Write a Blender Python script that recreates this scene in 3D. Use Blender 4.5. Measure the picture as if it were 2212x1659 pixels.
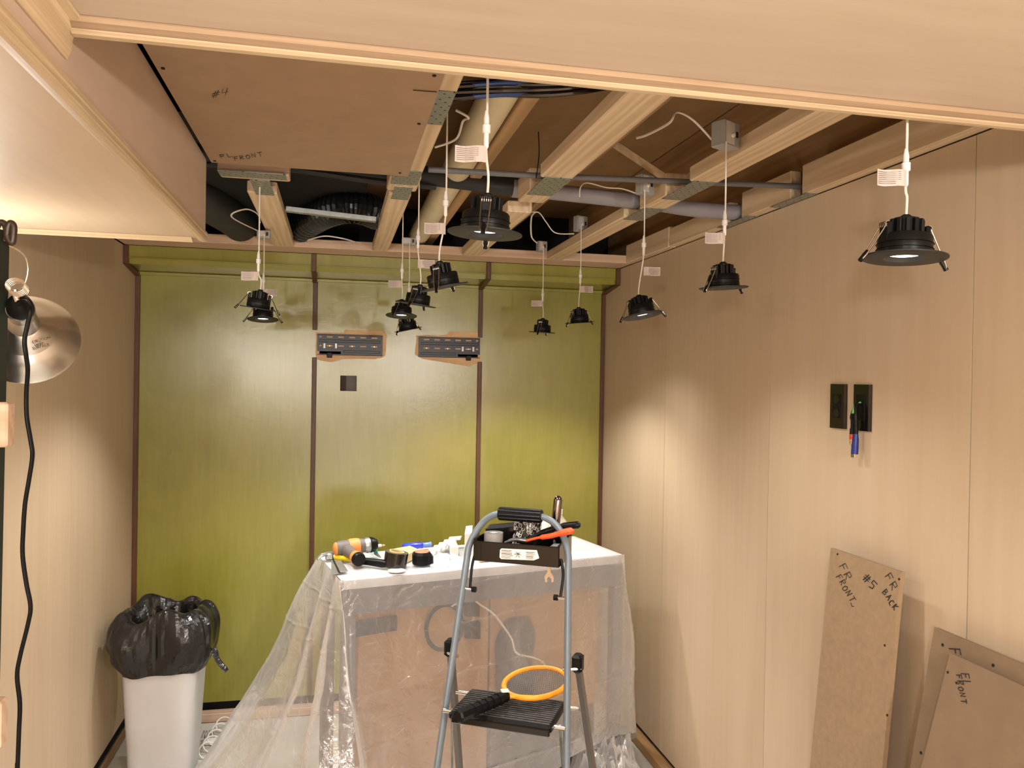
import bpy, math, random
from mathutils import Vector, Matrix, noise
random.seed(7)
for o in list(bpy.data.objects): bpy.data.objects.remove(o)
S = bpy.context.scene
COL = S.collection
R = math.radians
# ---------------------------------------------------------------- camera
W, H, F = 2212, 1659, 1720.0
CH = 1.65
yaw, pitch, roll = R(12.474), R(0.380), R(0.941)
fw = Vector((math.sin(yaw)*math.cos(pitch), math.cos(yaw)*math.cos(pitch), -math.sin(pitch)))
rt = Vector((math.cos(yaw), -math.sin(yaw), 0)); dn = fw.cross(rt)
rr = rt*math.cos(roll) - dn*math.sin(roll); dd = dn*math.cos(roll) + rt*math.sin(roll)
cam = bpy.data.cameras.new('camera'); co = bpy.data.objects.new('camera', cam); COL.objects.link(co)
M3 = Matrix((rr, -dd, -fw)).transposed().to_4x4(); M3.translation = Vector((0, 0, CH)); co.matrix_world = M3
cam.sensor_width = 36; cam.lens = F/W*36; cam.clip_start = .05
S.camera = co
S.view_settings.view_transform = 'Standard'; S.view_settings.look = 'None'
S.view_settings.gamma = 1; S.view_settings.use_curve_mapping = False
S.view_settings.exposure = 0.08
# ---------------------------------------------------------------- world + big lights
w = bpy.data.worlds.new('world'); S.world = w; w.use_nodes = True
w.node_tree.nodes['Background'].inputs[0].default_value = (1, .90, .80, 1)
w.node_tree.nodes['Background'].inputs[1].default_value = .07
LAMPC = (1.0, .975, .94)
def point(x, y, z, e, r=.05, c=LAMPC):
    l = bpy.data.lights.new('room_lamp_or_fill', 'POINT'); l.energy = e; l.color = c; l.shadow_soft_size = r
    o = bpy.data.objects.new('room_lamp_or_fill', l); o.location = (x, y, z); COL.objects.link(o); return o
point(-.42, -.75, 1.76, 70, .05)          # work lamps in the room behind the viewer
point(.82, -.75, 1.80, 92, .05)
point(-.80, 1.90, 1.78, 5.5, .03)
point(.2, -.5, .7, 26, .15)  # added low fill imitating bounce off the floor, no lamp stands here
SPOT_E = 15.0
# ---------------------------------------------------------------- pixel -> point on a real plane
def ray(x, y): return rr*((x-W/2)/F) + dd*((y-H/2)/F) + fw
def PZ(x, y, z): d = ray(x, y); return Vector((0, 0, CH)) + d*((z-CH)/d.z)
def PY(x, y, Y): d = ray(x, y); return Vector((0, 0, CH)) + d*(Y/d.y)
def PX(x, y, X): d = ray(x, y); return Vector((0, 0, CH)) + d*(X/d.x)
# ---------------------------------------------------------------- materials
MATS = {}
def mat(name, col, rough=.5, metal=0, bump=0, bscale=60, var=0, vscale=8, emit=None, alpha=1, spec=.5, coat=0, trans=0, ior=1.45):
    if name in MATS: return MATS[name]
    m = bpy.data.materials.new(name); m.use_nodes = True; n = m.node_tree.nodes; L = m.node_tree.links
    p = n['Principled BSDF']; p.inputs['Roughness'].default_value = rough; p.inputs['Metallic'].default_value = metal
    p.inputs['Specular IOR Level'].default_value = spec; p.inputs['Coat Weight'].default_value = coat; p.inputs['IOR'].default_value = ior
    p.inputs['Transmission Weight'].default_value = trans; p.inputs['Alpha'].default_value = alpha
    tc = n.new('ShaderNodeTexCoord'); nz = n.new('ShaderNodeTexNoise'); nz.inputs['Scale'].default_value = vscale; nz.inputs['Detail'].default_value = 5
    L.new(tc.outputs['Object'], nz.inputs['Vector'])
    cr = n.new('ShaderNodeValToRGB'); v = max(var, .04)
    cr.color_ramp.elements[0].position = .3; cr.color_ramp.elements[1].position = .7
    cr.color_ramp.elements[0].color = (*[c*(1-v) for c in col], 1); cr.color_ramp.elements[1].color = (*[min(1, c*(1+v)) for c in col], 1)
    L.new(nz.outputs['Fac'], cr.inputs['Fac']); L.new(cr.outputs['Color'], p.inputs['Base Color'])
    if bump:
        n2 = n.new('ShaderNodeTexNoise'); n2.inputs['Scale'].default_value = bscale; n2.inputs['Detail'].default_value = 4
        L.new(tc.outputs['Object'], n2.inputs['Vector'])
        b = n.new('ShaderNodeBump'); b.inputs['Strength'].default_value = bump; b.inputs['Distance'].default_value = .01
        L.new(n2.outputs['Fac'], b.inputs['Height']); L.new(b.outputs['Normal'], p.inputs['Normal'])
    if emit: p.inputs['Emission Color'].default_value = (*emit[0], 1); p.inputs['Emission Strength'].default_value = emit[1]
    MATS[name] = m; return m
def wood(name, c1, c2, axis=2, fine=90, broad=5, stretch=.06, rough=.6, bump=.06, ringy=.0, knots=0, coat=0, blotch=None, objvar=.06, spec=.4):
    if name in MATS: return MATS[name]
    m = bpy.data.materials.new(name); m.use_nodes = True; n = m.node_tree.nodes; L = m.node_tree.links
    p = n['Principled BSDF']; p.inputs['Roughness'].default_value = rough; p.inputs['Coat Weight'].default_value = coat
    p.inputs['Coat Roughness'].default_value = .25; p.inputs['Specular IOR Level'].default_value = spec
    tc = n.new('ShaderNodeTexCoord'); oi = n.new('ShaderNodeObjectInfo')
    add = n.new('ShaderNodeVectorMath'); add.operation = 'ADD'; L.new(tc.outputs['Object'], add.inputs[0])
    sc = n.new('ShaderNodeVectorMath'); sc.operation = 'SCALE'; sc.inputs[0].default_value = (13, 7, 5); L.new(oi.outputs['Random'], sc.inputs['Scale'])
    L.new(sc.outputs[0], add.inputs[1])
    mp = n.new('ShaderNodeMapping'); s = [1, 1, 1]; s[axis] = stretch; mp.inputs['Scale'].default_value = s; L.new(add.outputs[0], mp.inputs['Vector'])
    a = n.new('ShaderNodeTexNoise'); a.inputs['Scale'].default_value = fine; a.inputs['Detail'].default_value = 6; L.new(mp.outputs[0], a.inputs['Vector'])
    b = n.new('ShaderNodeTexNoise'); b.inputs['Scale'].default_value = broad; b.inputs['Detail'].default_value = 3; b.inputs['Distortion'].default_value = 1.2; L.new(mp.outputs[0], b.inputs['Vector'])
    fac = n.new('ShaderNodeMix'); fac.data_type = 'FLOAT'; fac.inputs[0].default_value = .5; L.new(a.outputs['Fac'], fac.inputs[2]); L.new(b.outputs['Fac'], fac.inputs[3])
    src = fac.outputs[0]
    if ringy:
        wv = n.new('ShaderNodeTexWave'); wv.wave_type = 'RINGS'; wv.rings_direction = 'XYZ'[axis]; wv.inputs['Scale'].default_value = 14; wv.inputs['Distortion'].default_value = 7
        wv.inputs['Detail'].default_value = 2; wv.inputs['Detail Scale'].default_value = 1.4
        L.new(mp.outputs[0], wv.inputs['Vector'])
        f2 = n.new('ShaderNodeMix'); f2.data_type = 'FLOAT'; f2.inputs[0].default_value = ringy; L.new(src, f2.inputs[2]); L.new(wv.outputs['Fac'], f2.inputs[3]); src = f2.outputs[0]
    cr = n.new('ShaderNodeValToRGB'); cr.color_ramp.elements[0].position = .32; cr.color_ramp.elements[1].position = .68
    cr.color_ramp.elements[0].color = (*c1, 1); cr.color_ramp.elements[1].color = (*c2, 1); L.new(src, cr.inputs['Fac'])
    hs = n.new('ShaderNodeHueSaturation'); L.new(cr.outputs[0], hs.inputs['Color'])
    mr = n.new('ShaderNodeMapRange'); mr.inputs[3].default_value = 1-objvar; mr.inputs[4].default_value = 1+objvar; L.new(oi.outputs['Random'], mr.inputs[0]); L.new(mr.outputs[0], hs.inputs['Value'])
    out = hs.outputs[0]
    if blotch:
        bn = n.new('ShaderNodeTexNoise'); bn.inputs['Scale'].default_value = blotch[1]; bn.inputs['Detail'].default_value = 6; bn.inputs['Roughness'].default_value = .6; L.new(add.outputs[0], bn.inputs['Vector'])
        br = n.new('ShaderNodeValToRGB'); br.color_ramp.elements[0].position = blotch[2]; br.color_ramp.elements[1].position = blotch[3]; L.new(bn.outputs['Fac'], br.inputs['Fac'])
        mx = n.new('ShaderNodeMix'); mx.data_type = 'RGBA'; L.new(br.outputs['Color'], mx.inputs[0]); L.new(out, mx.inputs[6]); mx.inputs[7].default_value = (*blotch[0], 1); out = mx.outputs[2]
    L.new(out, p.inputs['Base Color'])
    bu = n.new('ShaderNodeBump'); bu.inputs['Strength'].default_value = bump; bu.inputs['Distance'].default_value = .004; L.new(a.outputs['Fac'], bu.inputs['Height']); L.new(bu.outputs[0], p.inputs['Normal'])
    MATS[name] = m; return m
ply_z = wood('maple_ply_vertical', (.49, .362, .238), (.55, .425, .295), 2, 38, 3.2, .05, .5, .02, objvar=.03)
ply_y = wood('maple_ply_lengthwise', (.50, .380, .255), (.57, .445, .315), 1, 40, 3.2, .08, .5, .02, objvar=.02)
ply_x = wood('maple_ply_crosswise', (.47, .365, .268), (.54, .435, .335), 0, 40, 3.2, .12, .5, .02, objvar=.02)
ply_s = wood('maple_ply_pinkish', (.50, .375, .285), (.55, .42, .325), 1, 30, 3, .3, .5, .02, objvar=.01)
green = wood('green_stained_ply', (.225, .205, .024), (.275, .255, .036), 2, 60, 3, .12, .34, .10, coat=1, blotch=((.34, .28, .075), 2.2, .50, .88), spec=.4, objvar=.02)
def speckle(m):
    n = m.node_tree.nodes; L = m.node_tree.links; p = n['Principled BSDF']; p.inputs['Coat Roughness'].default_value = .17
    tc = n.new('ShaderNodeTexCoord'); z = n.new('ShaderNodeTexNoise'); z.inputs['Scale'].default_value = 45; z.inputs['Detail'].default_value = 8; z.inputs['Roughness'].default_value = .7; L.new(tc.outputs['Object'], z.inputs['Vector'])
    b = n.new('ShaderNodeBump'); b.inputs['Strength'].default_value = .35; b.inputs['Distance'].default_value = .002; L.new(z.outputs['Fac'], b.inputs['Height']); L.new(b.outputs[0], p.inputs['Coat Normal'])
speckle(green)
pine_y = wood('pine_lengthwise', (.54, .385, .23), (.69, .535, .36), 1, 120, 9, .05, .6, .08, ringy=.25)
pine_x = wood('pine_crosswise', (.50, .335, .225), (.63, .45, .32), 0, 120, 9, .05, .6, .08, ringy=.25)
pine_z = wood('pine_upright', (.50, .31, .15), (.70, .46, .25), 2, 120, 9, .06, .6, .08, ringy=.4)
trimw_y = wood('moulding_wood_lengthwise', (.42, .30, .175), (.62, .475, .305), 1, 260, 60, .02, .5, .06)
trimw_x = wood('moulding_wood_crosswise', (.42, .30, .175), (.62, .475, .305), 0, 260, 60, .02, .5, .06)
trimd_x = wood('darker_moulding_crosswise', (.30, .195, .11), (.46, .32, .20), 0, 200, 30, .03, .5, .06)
batten = wood('dark_stained_batten', (.060, .022, .008), (.13, .055, .022), 2, 150, 14, .06, .45, .08)
oldjoist = wood('old_joist_wood', (.30, .175, .075), (.42, .26, .125), 1, 60, 5, .06, .75, .08, ringy=.25)
deckw = wood('subfloor_board', (.26, .155, .07), (.36, .22, .105), 1, 14, 3, .5, .8, .08)
mdf_d = mat('mdf_brown', (.33, .215, .130), .65, bump=.05, bscale=300, var=.07, vscale=14)
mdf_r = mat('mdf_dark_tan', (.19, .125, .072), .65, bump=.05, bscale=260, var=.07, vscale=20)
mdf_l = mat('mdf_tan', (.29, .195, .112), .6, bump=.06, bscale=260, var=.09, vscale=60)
concrete = mat('concrete_floor', (.50, .48, .43), .7, bump=.08, bscale=40, var=.12, vscale=6)
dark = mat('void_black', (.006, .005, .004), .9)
ink = mat('marker_ink', (.012, .010, .008), .6)
blackp = mat('black_plastic', (.006, .0057, .0055), .38, spec=.18)
blackg = mat('glossy_black_plastic', (.008, .006, .005), .12, coat=.4)
blackm = mat('black_painted_steel', (.018, .019, .023), .35, metal=.2)
steel = mat('galvanised_steel', (.36, .37, .35), .42, metal=.85, bump=.05, bscale=120, var=.15, vscale=50)
chrome = mat('chrome_wire', (.75, .72, .68), .15, metal=1)
alu = mat('spun_aluminium', (.60, .59, .57), .27, metal=1, bump=.05, bscale=10, var=.12)
brass = mat('gold_plated', (.55, .38, .14), .35, metal=.8)
whitep = mat('white_plastic', (.70, .66, .62), .4, var=.05)
cablew = mat('white_cable', (.66, .60, .52), .45)
tagm = mat('clear_tag', (.60, .50, .45), .15, alpha=.82)
greyp = mat('grey_driver_plastic', (.30, .29, .27), .45)
pvc = mat('cream_pvc', (.66, .57, .38), .4, var=.06)
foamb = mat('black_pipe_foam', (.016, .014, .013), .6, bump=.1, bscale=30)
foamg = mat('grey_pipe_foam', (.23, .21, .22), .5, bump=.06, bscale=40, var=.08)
conduit = mat('grey_conduit', (.13, .125, .125), .5)
railm = mat('blue_grey_steel', (.17, .205, .24), .38, metal=.15, var=.05)
legm = mat('dark_grey_steel', (.16, .15, .14), .4, metal=.6)
orange = mat('orange_plastic', (.86, .30, .015), .4)
orange_d = mat('drill_orange', (.70, .24, .06), .45)
drillg = mat('drill_grey_rubber', (.13, .11, .10), .5)
red = mat('orange_red_grip', (.75, .10, .025), .4)
greenp = mat('green_grip', (.01, .23, .15), .4)
yellow = mat('yellow_handle', (.62, .44, .01), .4)
blue = mat('blue_handle', (.03, .05, .55), .25, coat=.5)
bluec = mat('blue_cable', (.02, .06, .24), .3)
card = mat('cardboard', (.38, .20, .07), .75, var=.06, bump=.04, bscale=30)
paper = mat('pale_card', (.66, .48, .22), .6)
white = mat('white_card', (.75, .73, .68), .5)
tapeb = mat('black_tape', (.012, .009, .008), .2, coat=.3)
rubber = mat('dark_rubber_hook', (.035, .020, .012), .35)
greenpost = mat('dark_green_paint', (.012, .016, .009), .6, bump=.1, bscale=60)
greytape = mat('grey_tape', (.28, .27, .26), .45)
redring = mat('red_band', (.55, .04, .01), .4)
bluepl = mat('navy_plug', (.01, .02, .16), .4)
limeg = mat('green_tape', (.12, .42, .06), .5)
lensm = mat('lit_lens', (1, 1, 1), .4, emit=((1, .96, .90), 6))
glassy = mat('clear_bottle', (.80, .78, .70), .15, alpha=.6)
def dots():
    m = mat('perforated_steel', (.33, .34, .315), .42, metal=.75, var=.12, vscale=50); n = m.node_tree.nodes; L = m.node_tree.links; p = n['Principled BSDF']
    tc = n.new('ShaderNodeTexCoord'); v = n.new('ShaderNodeTexVoronoi'); v.voronoi_dimensions = '2D'; v.inputs['Scale'].default_value = 46; v.inputs['Randomness'].default_value = .15
    mp = n.new('ShaderNodeMapping'); mp.inputs['Rotation'].default_value = (0, 0, .6); L.new(tc.outputs['Object'], mp.inputs[0]); L.new(mp.outputs[0], v.inputs['Vector'])
    lt = n.new('ShaderNodeMath'); lt.operation = 'LESS_THAN'; lt.inputs[1].default_value = .13; L.new(v.outputs['Distance'], lt.inputs[0])
    mx = n.new('ShaderNodeMix'); mx.data_type = 'RGBA'; L.new(lt.outputs[0], mx.inputs[0]); src = p.inputs['Base Color'].links[0].from_socket; L.new(src, mx.inputs[6]); mx.inputs[7].default_value = (.02, .015, .01, 1); L.new(mx.outputs[2], p.inputs['Base Color'])
    return m
platem = dots()
# binbag
bagm = mat('black_bin_bag', (.011, .010, .010), .2, bump=.6, bscale=22, coat=.3)
binm = mat('white_bin_plastic', (.58, .575, .585), .4, var=.02)
def sheet_material():
    m = bpy.data.materials.new('plastic_dust_sheet'); m.use_nodes = True; n = m.node_tree.nodes; L = m.node_tree.links
    for x in list(n):
        if x.type == 'BSDF_PRINCIPLED': n.remove(x)
    out = [x for x in n if x.type == 'OUTPUT_MATERIAL'][0]
    tc = n.new('ShaderNodeTexCoord')
    nz = n.new('ShaderNodeTexNoise'); nz.inputs['Scale'].default_value = 18; nz.inputs['Detail'].default_value = 5; nz.inputs['Distortion'].default_value = 1.4; L.new(tc.outputs['Object'], nz.inputs['Vector'])
    vo = n.new('ShaderNodeTexVoronoi'); vo.feature = 'DISTANCE_TO_EDGE'; vo.inputs['Scale'].default_value = 5; L.new(tc.outputs['Object'], vo.inputs['Vector'])
    vr = n.new('ShaderNodeMapRange'); vr.inputs[1].default_value = 0; vr.inputs[2].default_value = .03; vr.inputs[3].default_value = .8; vr.inputs[4].default_value = 0; L.new(vo.outputs['Distance'], vr.inputs[0])
    ad = n.new('ShaderNodeMath'); ad.operation = 'MULTIPLY_ADD'; L.new(vr.outputs[0], ad.inputs[0]); ad.inputs[1].default_value = .10; L.new(nz.outputs['Fac'], ad.inputs[2])
    bu = n.new('ShaderNodeBump'); bu.inputs['Strength'].default_value = .6; bu.inputs['Distance'].default_value = .008; L.new(ad.outputs[0], bu.inputs['Height'])
    tr = n.new('ShaderNodeBsdfTransparent'); tr.inputs[0].default_value = (.97, .96, .95, 1)
    tl = n.new('ShaderNodeBsdfTranslucent'); tl.inputs[0].default_value = (.88, .87, .88, 1)
    df = n.new('ShaderNodeBsdfDiffuse'); df.inputs[0].default_value = (.88, .87, .88, 1)
    L.new(bu.outputs[0], df.inputs['Normal'])
    m1 = n.new('ShaderNodeMixShader'); m1.inputs[0].default_value = .58; L.new(tl.outputs[0], m1.inputs[1]); L.new(df.outputs[0], m1.inputs[2])
    m2 = n.new('ShaderNodeMixShader'); lw = n.new('ShaderNodeLayerWeight'); lw.inputs[0].default_value = .58; mr2 = n.new('ShaderNodeMapRange'); mr2.inputs[3].default_value = .18; mr2.inputs[4].default_value = 1.0; L.new(lw.outputs['Facing'], mr2.inputs[0]); L.new(mr2.outputs[0], m2.inputs[0]); L.new(tr.outputs[0], m2.inputs[1]); L.new(m1.outputs[0], m2.inputs[2])
    gl = n.new('ShaderNodeBsdfGlossy'); gl.inputs['Roughness'].default_value = .13; gl.inputs[0].default_value = (1, 1, 1, 1); L.new(bu.outputs[0], gl.inputs['Normal'])
    fr = n.new('ShaderNodeFresnel'); fr.inputs[0].default_value = 1.5; L.new(bu.outputs[0], fr.inputs['Normal'])
    mf = n.new('ShaderNodeMath'); mf.operation = 'MULTIPLY_ADD'; mf.inputs[1].default_value = .25; mf.inputs[2].default_value = .10; L.new(fr.outputs[0], mf.inputs[0]); m3 = n.new('ShaderNodeMixShader'); L.new(mf.outputs[0], m3.inputs[0]); L.new(m2.outputs[0], m3.inputs[1]); L.new(gl.outputs[0], m3.inputs[2])
    L.new(m3.outputs[0], out.inputs['Surface']); return m
sheetm = sheet_material()
clearbag = sheetm
# ---------------------------------------------------------------- mesh builder
class MB:
    def __init__(s, M=None): s.v = []; s.f = []; s.M = M
    def av(s, pts):
        k = len(s.v)
        for p in pts:
            p = Vector(p)
            if s.M: p = s.M @ p
            s.v.append(p)
        return k
    def box(s, a, b):
        x0, x1 = sorted((a[0], b[0])); y0, y1 = sorted((a[1], b[1])); z0, z1 = sorted((a[2], b[2]))
        k = s.av([(x, y, z) for z in (z0, z1) for y in (y0, y1) for x in (x0, x1)])
        for f in ((0, 2, 3, 1), (4, 5, 7, 6), (0, 1, 5, 4), (2, 6, 7, 3), (0, 4, 6, 2), (1, 3, 7, 5)): s.f.append([k+i for i in f])
        return s
    def bbox(s, a, b, c=.003):   # chamfered box
        x0, x1 = sorted((a[0], b[0])); y0, y1 = sorted((a[1], b[1])); z0, z1 = sorted((a[2], b[2]))
        c = min(c, (x1-x0)*.45, (y1-y0)*.45, (z1-z0)*.45)
        poly = [(x0+c, y0), (x1-c, y0), (x1, y0+c), (x1, y1-c), (x1-c, y1), (x0+c, y1), (x0, y1-c), (x0, y0+c)]
        cx, cy = (x0+x1)/2, (y0+y1)/2
        def ring(z, i):
            return [(cx+(x-cx)*(1-i*c/max(1e-6, (x1-x0)/2)), cy+(y-cy)*(1-i*c/max(1e-6, (y1-y0)/2)), z) for x, y in poly]
        rs = [ring(z0, 1), ring(z0+c, 0), ring(z1-c, 0), ring(z1, 1)]
        ks = [s.av(r) for r in rs]
        for a_, b_ in zip(ks, ks[1:]):
            for i in range(8): s.f.append([a_+i, a_+(i+1) % 8, b_+(i+1) % 8, b_+i])
        s.f.append([ks[0]+7-i for i in range(8)]); s.f.append([ks[3]+i for i in range(8)])
        return s
    def hexa(s, p):  # 8 points bottom 4 ccw, top 4
        k = s.av(p)
        for f in ((3, 2, 1, 0), (4, 5, 6, 7), (0, 1, 5, 4), (1, 2, 6, 5), (2, 3, 7, 6), (3, 0, 4, 7)): s.f.append([k+i for i in f])
        return s
    def frame(s, d):
        d = Vector(d).normalized(); u = Vector((0, 0, 1)) if abs(d.z) < .9 else Vector((1, 0, 0))
        a = d.cross(u).normalized(); return a, d.cross(a).normalized()
    def tube(s, pts, r, seg=10, caps=True, flat=1.0, closed=False):
        pts = [Vector(p) for p in pts]; n = len(pts); ks = []
        a = None
        for i, p in enumerate(pts):
            if closed: d = pts[(i+1) % n]-pts[i-1]
            else: d = (pts[min(i+1, n-1)]-pts[max(i-1, 0)])
            if d.length < 1e-9: d = Vector((0, 0, 1))
            d.normalize()
            if a is None: a, b = s.frame(d)
            else:
                a = (a-d*a.dot(d)).normalized(); b = d.cross(a).normalized()
            rad = r[i] if isinstance(r, (list, tuple)) else r
            ks.append(s.av([p+a*(math.cos(2*math.pi*j/seg)*rad)+b*(math.sin(2*math.pi*j/seg)*rad*flat) for j in range(seg)]))
        rng = list(zip(ks, ks[1:])) + ([(ks[-1], ks[0])] if closed else [])
        for k0, k1 in rng:
            for j in range(seg): s.f.append([k0+j, k0+(j+1) % seg, k1+(j+1) % seg, k1+j])
        if caps and not closed: s.f.append([ks[0]+seg-1-j for j in range(seg)]); s.f.append([ks[-1]+j for j in range(seg)])
        return s
    def lathe(s, p0, p1, prof, seg=24, caps=True):  # prof: (t along p0->p1, radius)
        p0 = Vector(p0); p1 = Vector(p1); d = p1-p0; a, b = s.frame(d); ks = []
        for t, r in prof:
            p = p0+d*t; ks.append(s.av([p+a*(math.cos(2*math.pi*j/seg)*r)+b*(math.sin(2*math.pi*j/seg)*r) for j in range(seg)]))
        for k0, k1 in zip(ks, ks[1:]):
            for j in range(seg): s.f.append([k0+j, k0+(j+1) % seg, k1+(j+1) % seg, k1+j])
        if caps: s.f.append([ks[0]+seg-1-j for j in range(seg)]); s.f.append([ks[-1]+j for j in range(seg)])
        return s
    def prism(s, poly, off):   # poly: 3d points, off: extrusion vector
        n = len(poly); k = s.av(poly); k2 = s.av([Vector(p)+Vector(off) for p in poly])
        s.f.append([k+n-1-i for i in range(n)]); s.f.append([k2+i for i in range(n)])
        for i in range(n): s.f.append([k+i, k+(i+1) % n, k2+(i+1) % n, k2+i])
        return s
    def bar(s, p0, p1, w, h, up=(0, 0, 1)):
        p0 = Vector(p0); p1 = Vector(p1); d = (p1-p0).normalized(); u = Vector(up); a = d.cross(u)
        if a.length < 1e-3: a = d.cross(Vector((0, 1, 0)))
        a.normalize(); b = a.cross(d).normalized(); a = a*w/2; b = b*h/2
        return s.hexa([p0-a-b, p0+a-b, p0+a+b, p0-a+b, p1-a-b, p1+a-b, p1+a+b, p1-a+b])
    def grid(s, rows, closed=False):
        ks = [s.av(r) for r in rows]; n = len(rows[0])
        for a, b in zip(ks, ks[1:]):
            for j in range(n if closed else n-1): s.f.append([a+j, a+(j+1) % n, b+(j+1) % n, b+j])
        return s
    def build(s, name, m, parent=None, smooth=False, label=None, origin=None, bevel=0):
        me = bpy.data.meshes.new(name)
        if parent is not None:
            r = parent
            while r.parent: r = r.parent
            og = Vector(r.location)
        else:
            if origin is None:
                xs = [p.x for p in s.v]; ys = [p.y for p in s.v]; zs = [p.z for p in s.v]
                og = Vector(((min(xs)+max(xs))/2, (min(ys)+max(ys))/2, min(zs)))
            else: og = Vector(origin)
        me.from_pydata([tuple(p-og) for p in s.v], [], s.f); me.validate()
        o = bpy.data.objects.new(name, me); COL.objects.link(o)
        me.materials.append(m)
        if smooth:
            for p in me.polygons: p.use_smooth = True
            try: me.set_sharp_from_angle(angle=R(40))
            except Exception: pass
        if parent is not None: o.parent = parent
        else: o.location = og
        if label: o['label'] = label
        if bevel:
            b = o.modifiers.new('bevel', 'BEVEL'); b.width = bevel; b.segments = 2; b.limit_method = 'ANGLE'
        return o
def tag(o, label, cat, group=None):
    o['label'] = label; o['category'] = cat
    if group: o['group'] = group
    return o
def thing(name, label, cat, loc, group=None):
    o = bpy.data.objects.new(name, None); COL.objects.link(o); o.location = loc; o.empty_display_size = .05
    return tag(o, label, cat, group)
def struct(mb, name, m, parent=None, smooth=False):
    o = mb.build(name, m, parent, smooth)
    if parent is None: o['kind'] = 'structure'
    return o
def cr(pts, n=8, closed=False):   # catmull-rom
    pts = [Vector(p) for p in pts]; out = []; N = len(pts)
    for i in range(N if closed else N-1):
        g = lambda k: pts[k % N] if closed else pts[min(max(k, 0), N-1)]
        a, b, c, d = g(i-1), g(i), g(i+1), g(i+2)
        for j in range(n):
            t = j/n; out.append(.5*((2*b)+(c-a)*t+(2*a-5*b+4*c-d)*t*t+(3*b-a-3*c+d)*t**3))
    if not closed: out.append(pts[-1])
    return out
XL, XR, D = -.916, 1.381, 4.0
ZJ = CH+.56           # underside of furring
XS = -.332            # side face of left soffit
ZSOF = CH+.344; ZMDF = CH+.552; ZFR = CH+.425; YFR = 1.08; YLS = 2.165
YB = -1.6
# ================================================================= room shell
struct(MB().box((-2.4, YB-.1, -.06), (XR+.4, D+.3, 0)), 'floor', concrete)
wr = struct(MB().box((XR+.012, YB, .03), (XR+.05, D+.05, ZJ)), 'wall_right', dark)
seams = [YB, .72, 1.509, 2.351, 3.194, D]
for a, b in zip(seams, seams[1:]):
    struct(MB().box((XR, a+.0012, .066), (XR+.012, b-.0012, ZJ-.002)), 'plywood_panel', ply_z, wr)
wl = struct(MB().box((XL-.05, -.25, .03), (XL-.012, D+.05, ZJ)), 'wall_left', dark)
for a, b in zip([-.25, .6, 1.85, 3.106], [.6, 1.85, 3.106, D]):
    struct(MB().box((XL-.012, a+.0004, .080), (XL, b-.0004, ZJ-.002)), 'plywood_panel', ply_z, wl)
struct(MB().box((-2.3, YB-.05, 0), (XR+.1, YB, ZJ+.3)), 'wall_front', ply_z)
struct(MB().box((-2.35, YB, 0), (-2.3, -.25, ZJ+.3)), 'wall_side', ply_z)
struct(MB().box((-2.3, -.25, 0), (XL-.05, -.2, ZJ+.3)), 'wall_side.001', ply_z)
struct(MB().box((-2.3, YB, ZJ+.02), (XL-.002, -.25, ZJ+.06)), 'ceiling.001', ply_x)
# back wall: three panels, with the square hole
XB1, XB2 = -.1035, .714
hx0, hx1, hz0, hz1 = .021, .100, CH-.074, CH+.002
wb = struct(MB().box((XL-.1, D+.03, 0), (XR+.1, D+.06, ZJ+.02)), 'wall_back', dark)
zb0, zb1 = .085, ZJ-.002
struct(MB().box((XL, D, zb0), (XB1, D+.012, zb1)), 'green_panel', green, wb)
mid = MB()
for a, b in (((XB1, zb0), (XB2, hz0)), ((XB1, hz1), (XB2, zb1)), ((XB1, hz0), (hx0, hz1)), ((hx1, hz0), (XB2, hz1))):
    mid.box((a[0], D, a[1]), (b[0], D+.012, b[1]))
struct(mid, 'green_panel', green, wb)
struct(MB().box((XB2, D, zb0), (XR, D+.012, zb1)), 'green_panel', green, wb)
struct(MB().box((hx0-.02, D+.014, hz0-.02), (hx0+.028, D+.03, hz1+.02)), 'stud_in_opening', mat('dark_stud', (.05, .035, .025), .8), wb)
struct(MB().box((hx0+.028, D+.022, hz0-.02), (hx1+.02, D+.03, hz1+.02)), 'foil_in_opening', mat('grey_backing', (.13, .12, .12), .7), wb)
# dark gap + sill rails (baseboards)
struct(MB().bbox((XL-.01, D-.035, .002), (XR, D+.02, .042)), 'baseboard_back', pine_x)
struct(MB().bbox((XL+.0, -.25, .002), (XL+.012, D-.035, .044)), 'baseboard_left', wood('brown_rail', (.20, .11, .05), (.33, .20, .10), 1, 100, 8, .06, .6, .06))
struct(MB().bbox((XR-.035, YB, .002), (XR+.02, D-.035, .044)), 'baseboard_right', wood('brown_rail_b', (.25, .13, .05), (.42, .25, .11), 1, 100, 8, .06, .6, .06))
# dark battens on the back wall
bz0, zf = .09, CH+.465
mtop, mbot = CH+.214, CH+.088
k = 1
for xc, segs in ((XL+.011, [(bz0, zf)]), (XB1, [(bz0, mbot), (CH+.222, zf)]), (XB2, [(bz0, CH+.083), (CH+.207, zf)]), (XR-.011, [(bz0, zf)])):
    for a, b in segs:
        struct(MB().bbox((xc-.011, D-.010, a), (xc+.011, D, b), .002), 'trim_%d' % k, batten); k += 1
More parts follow.
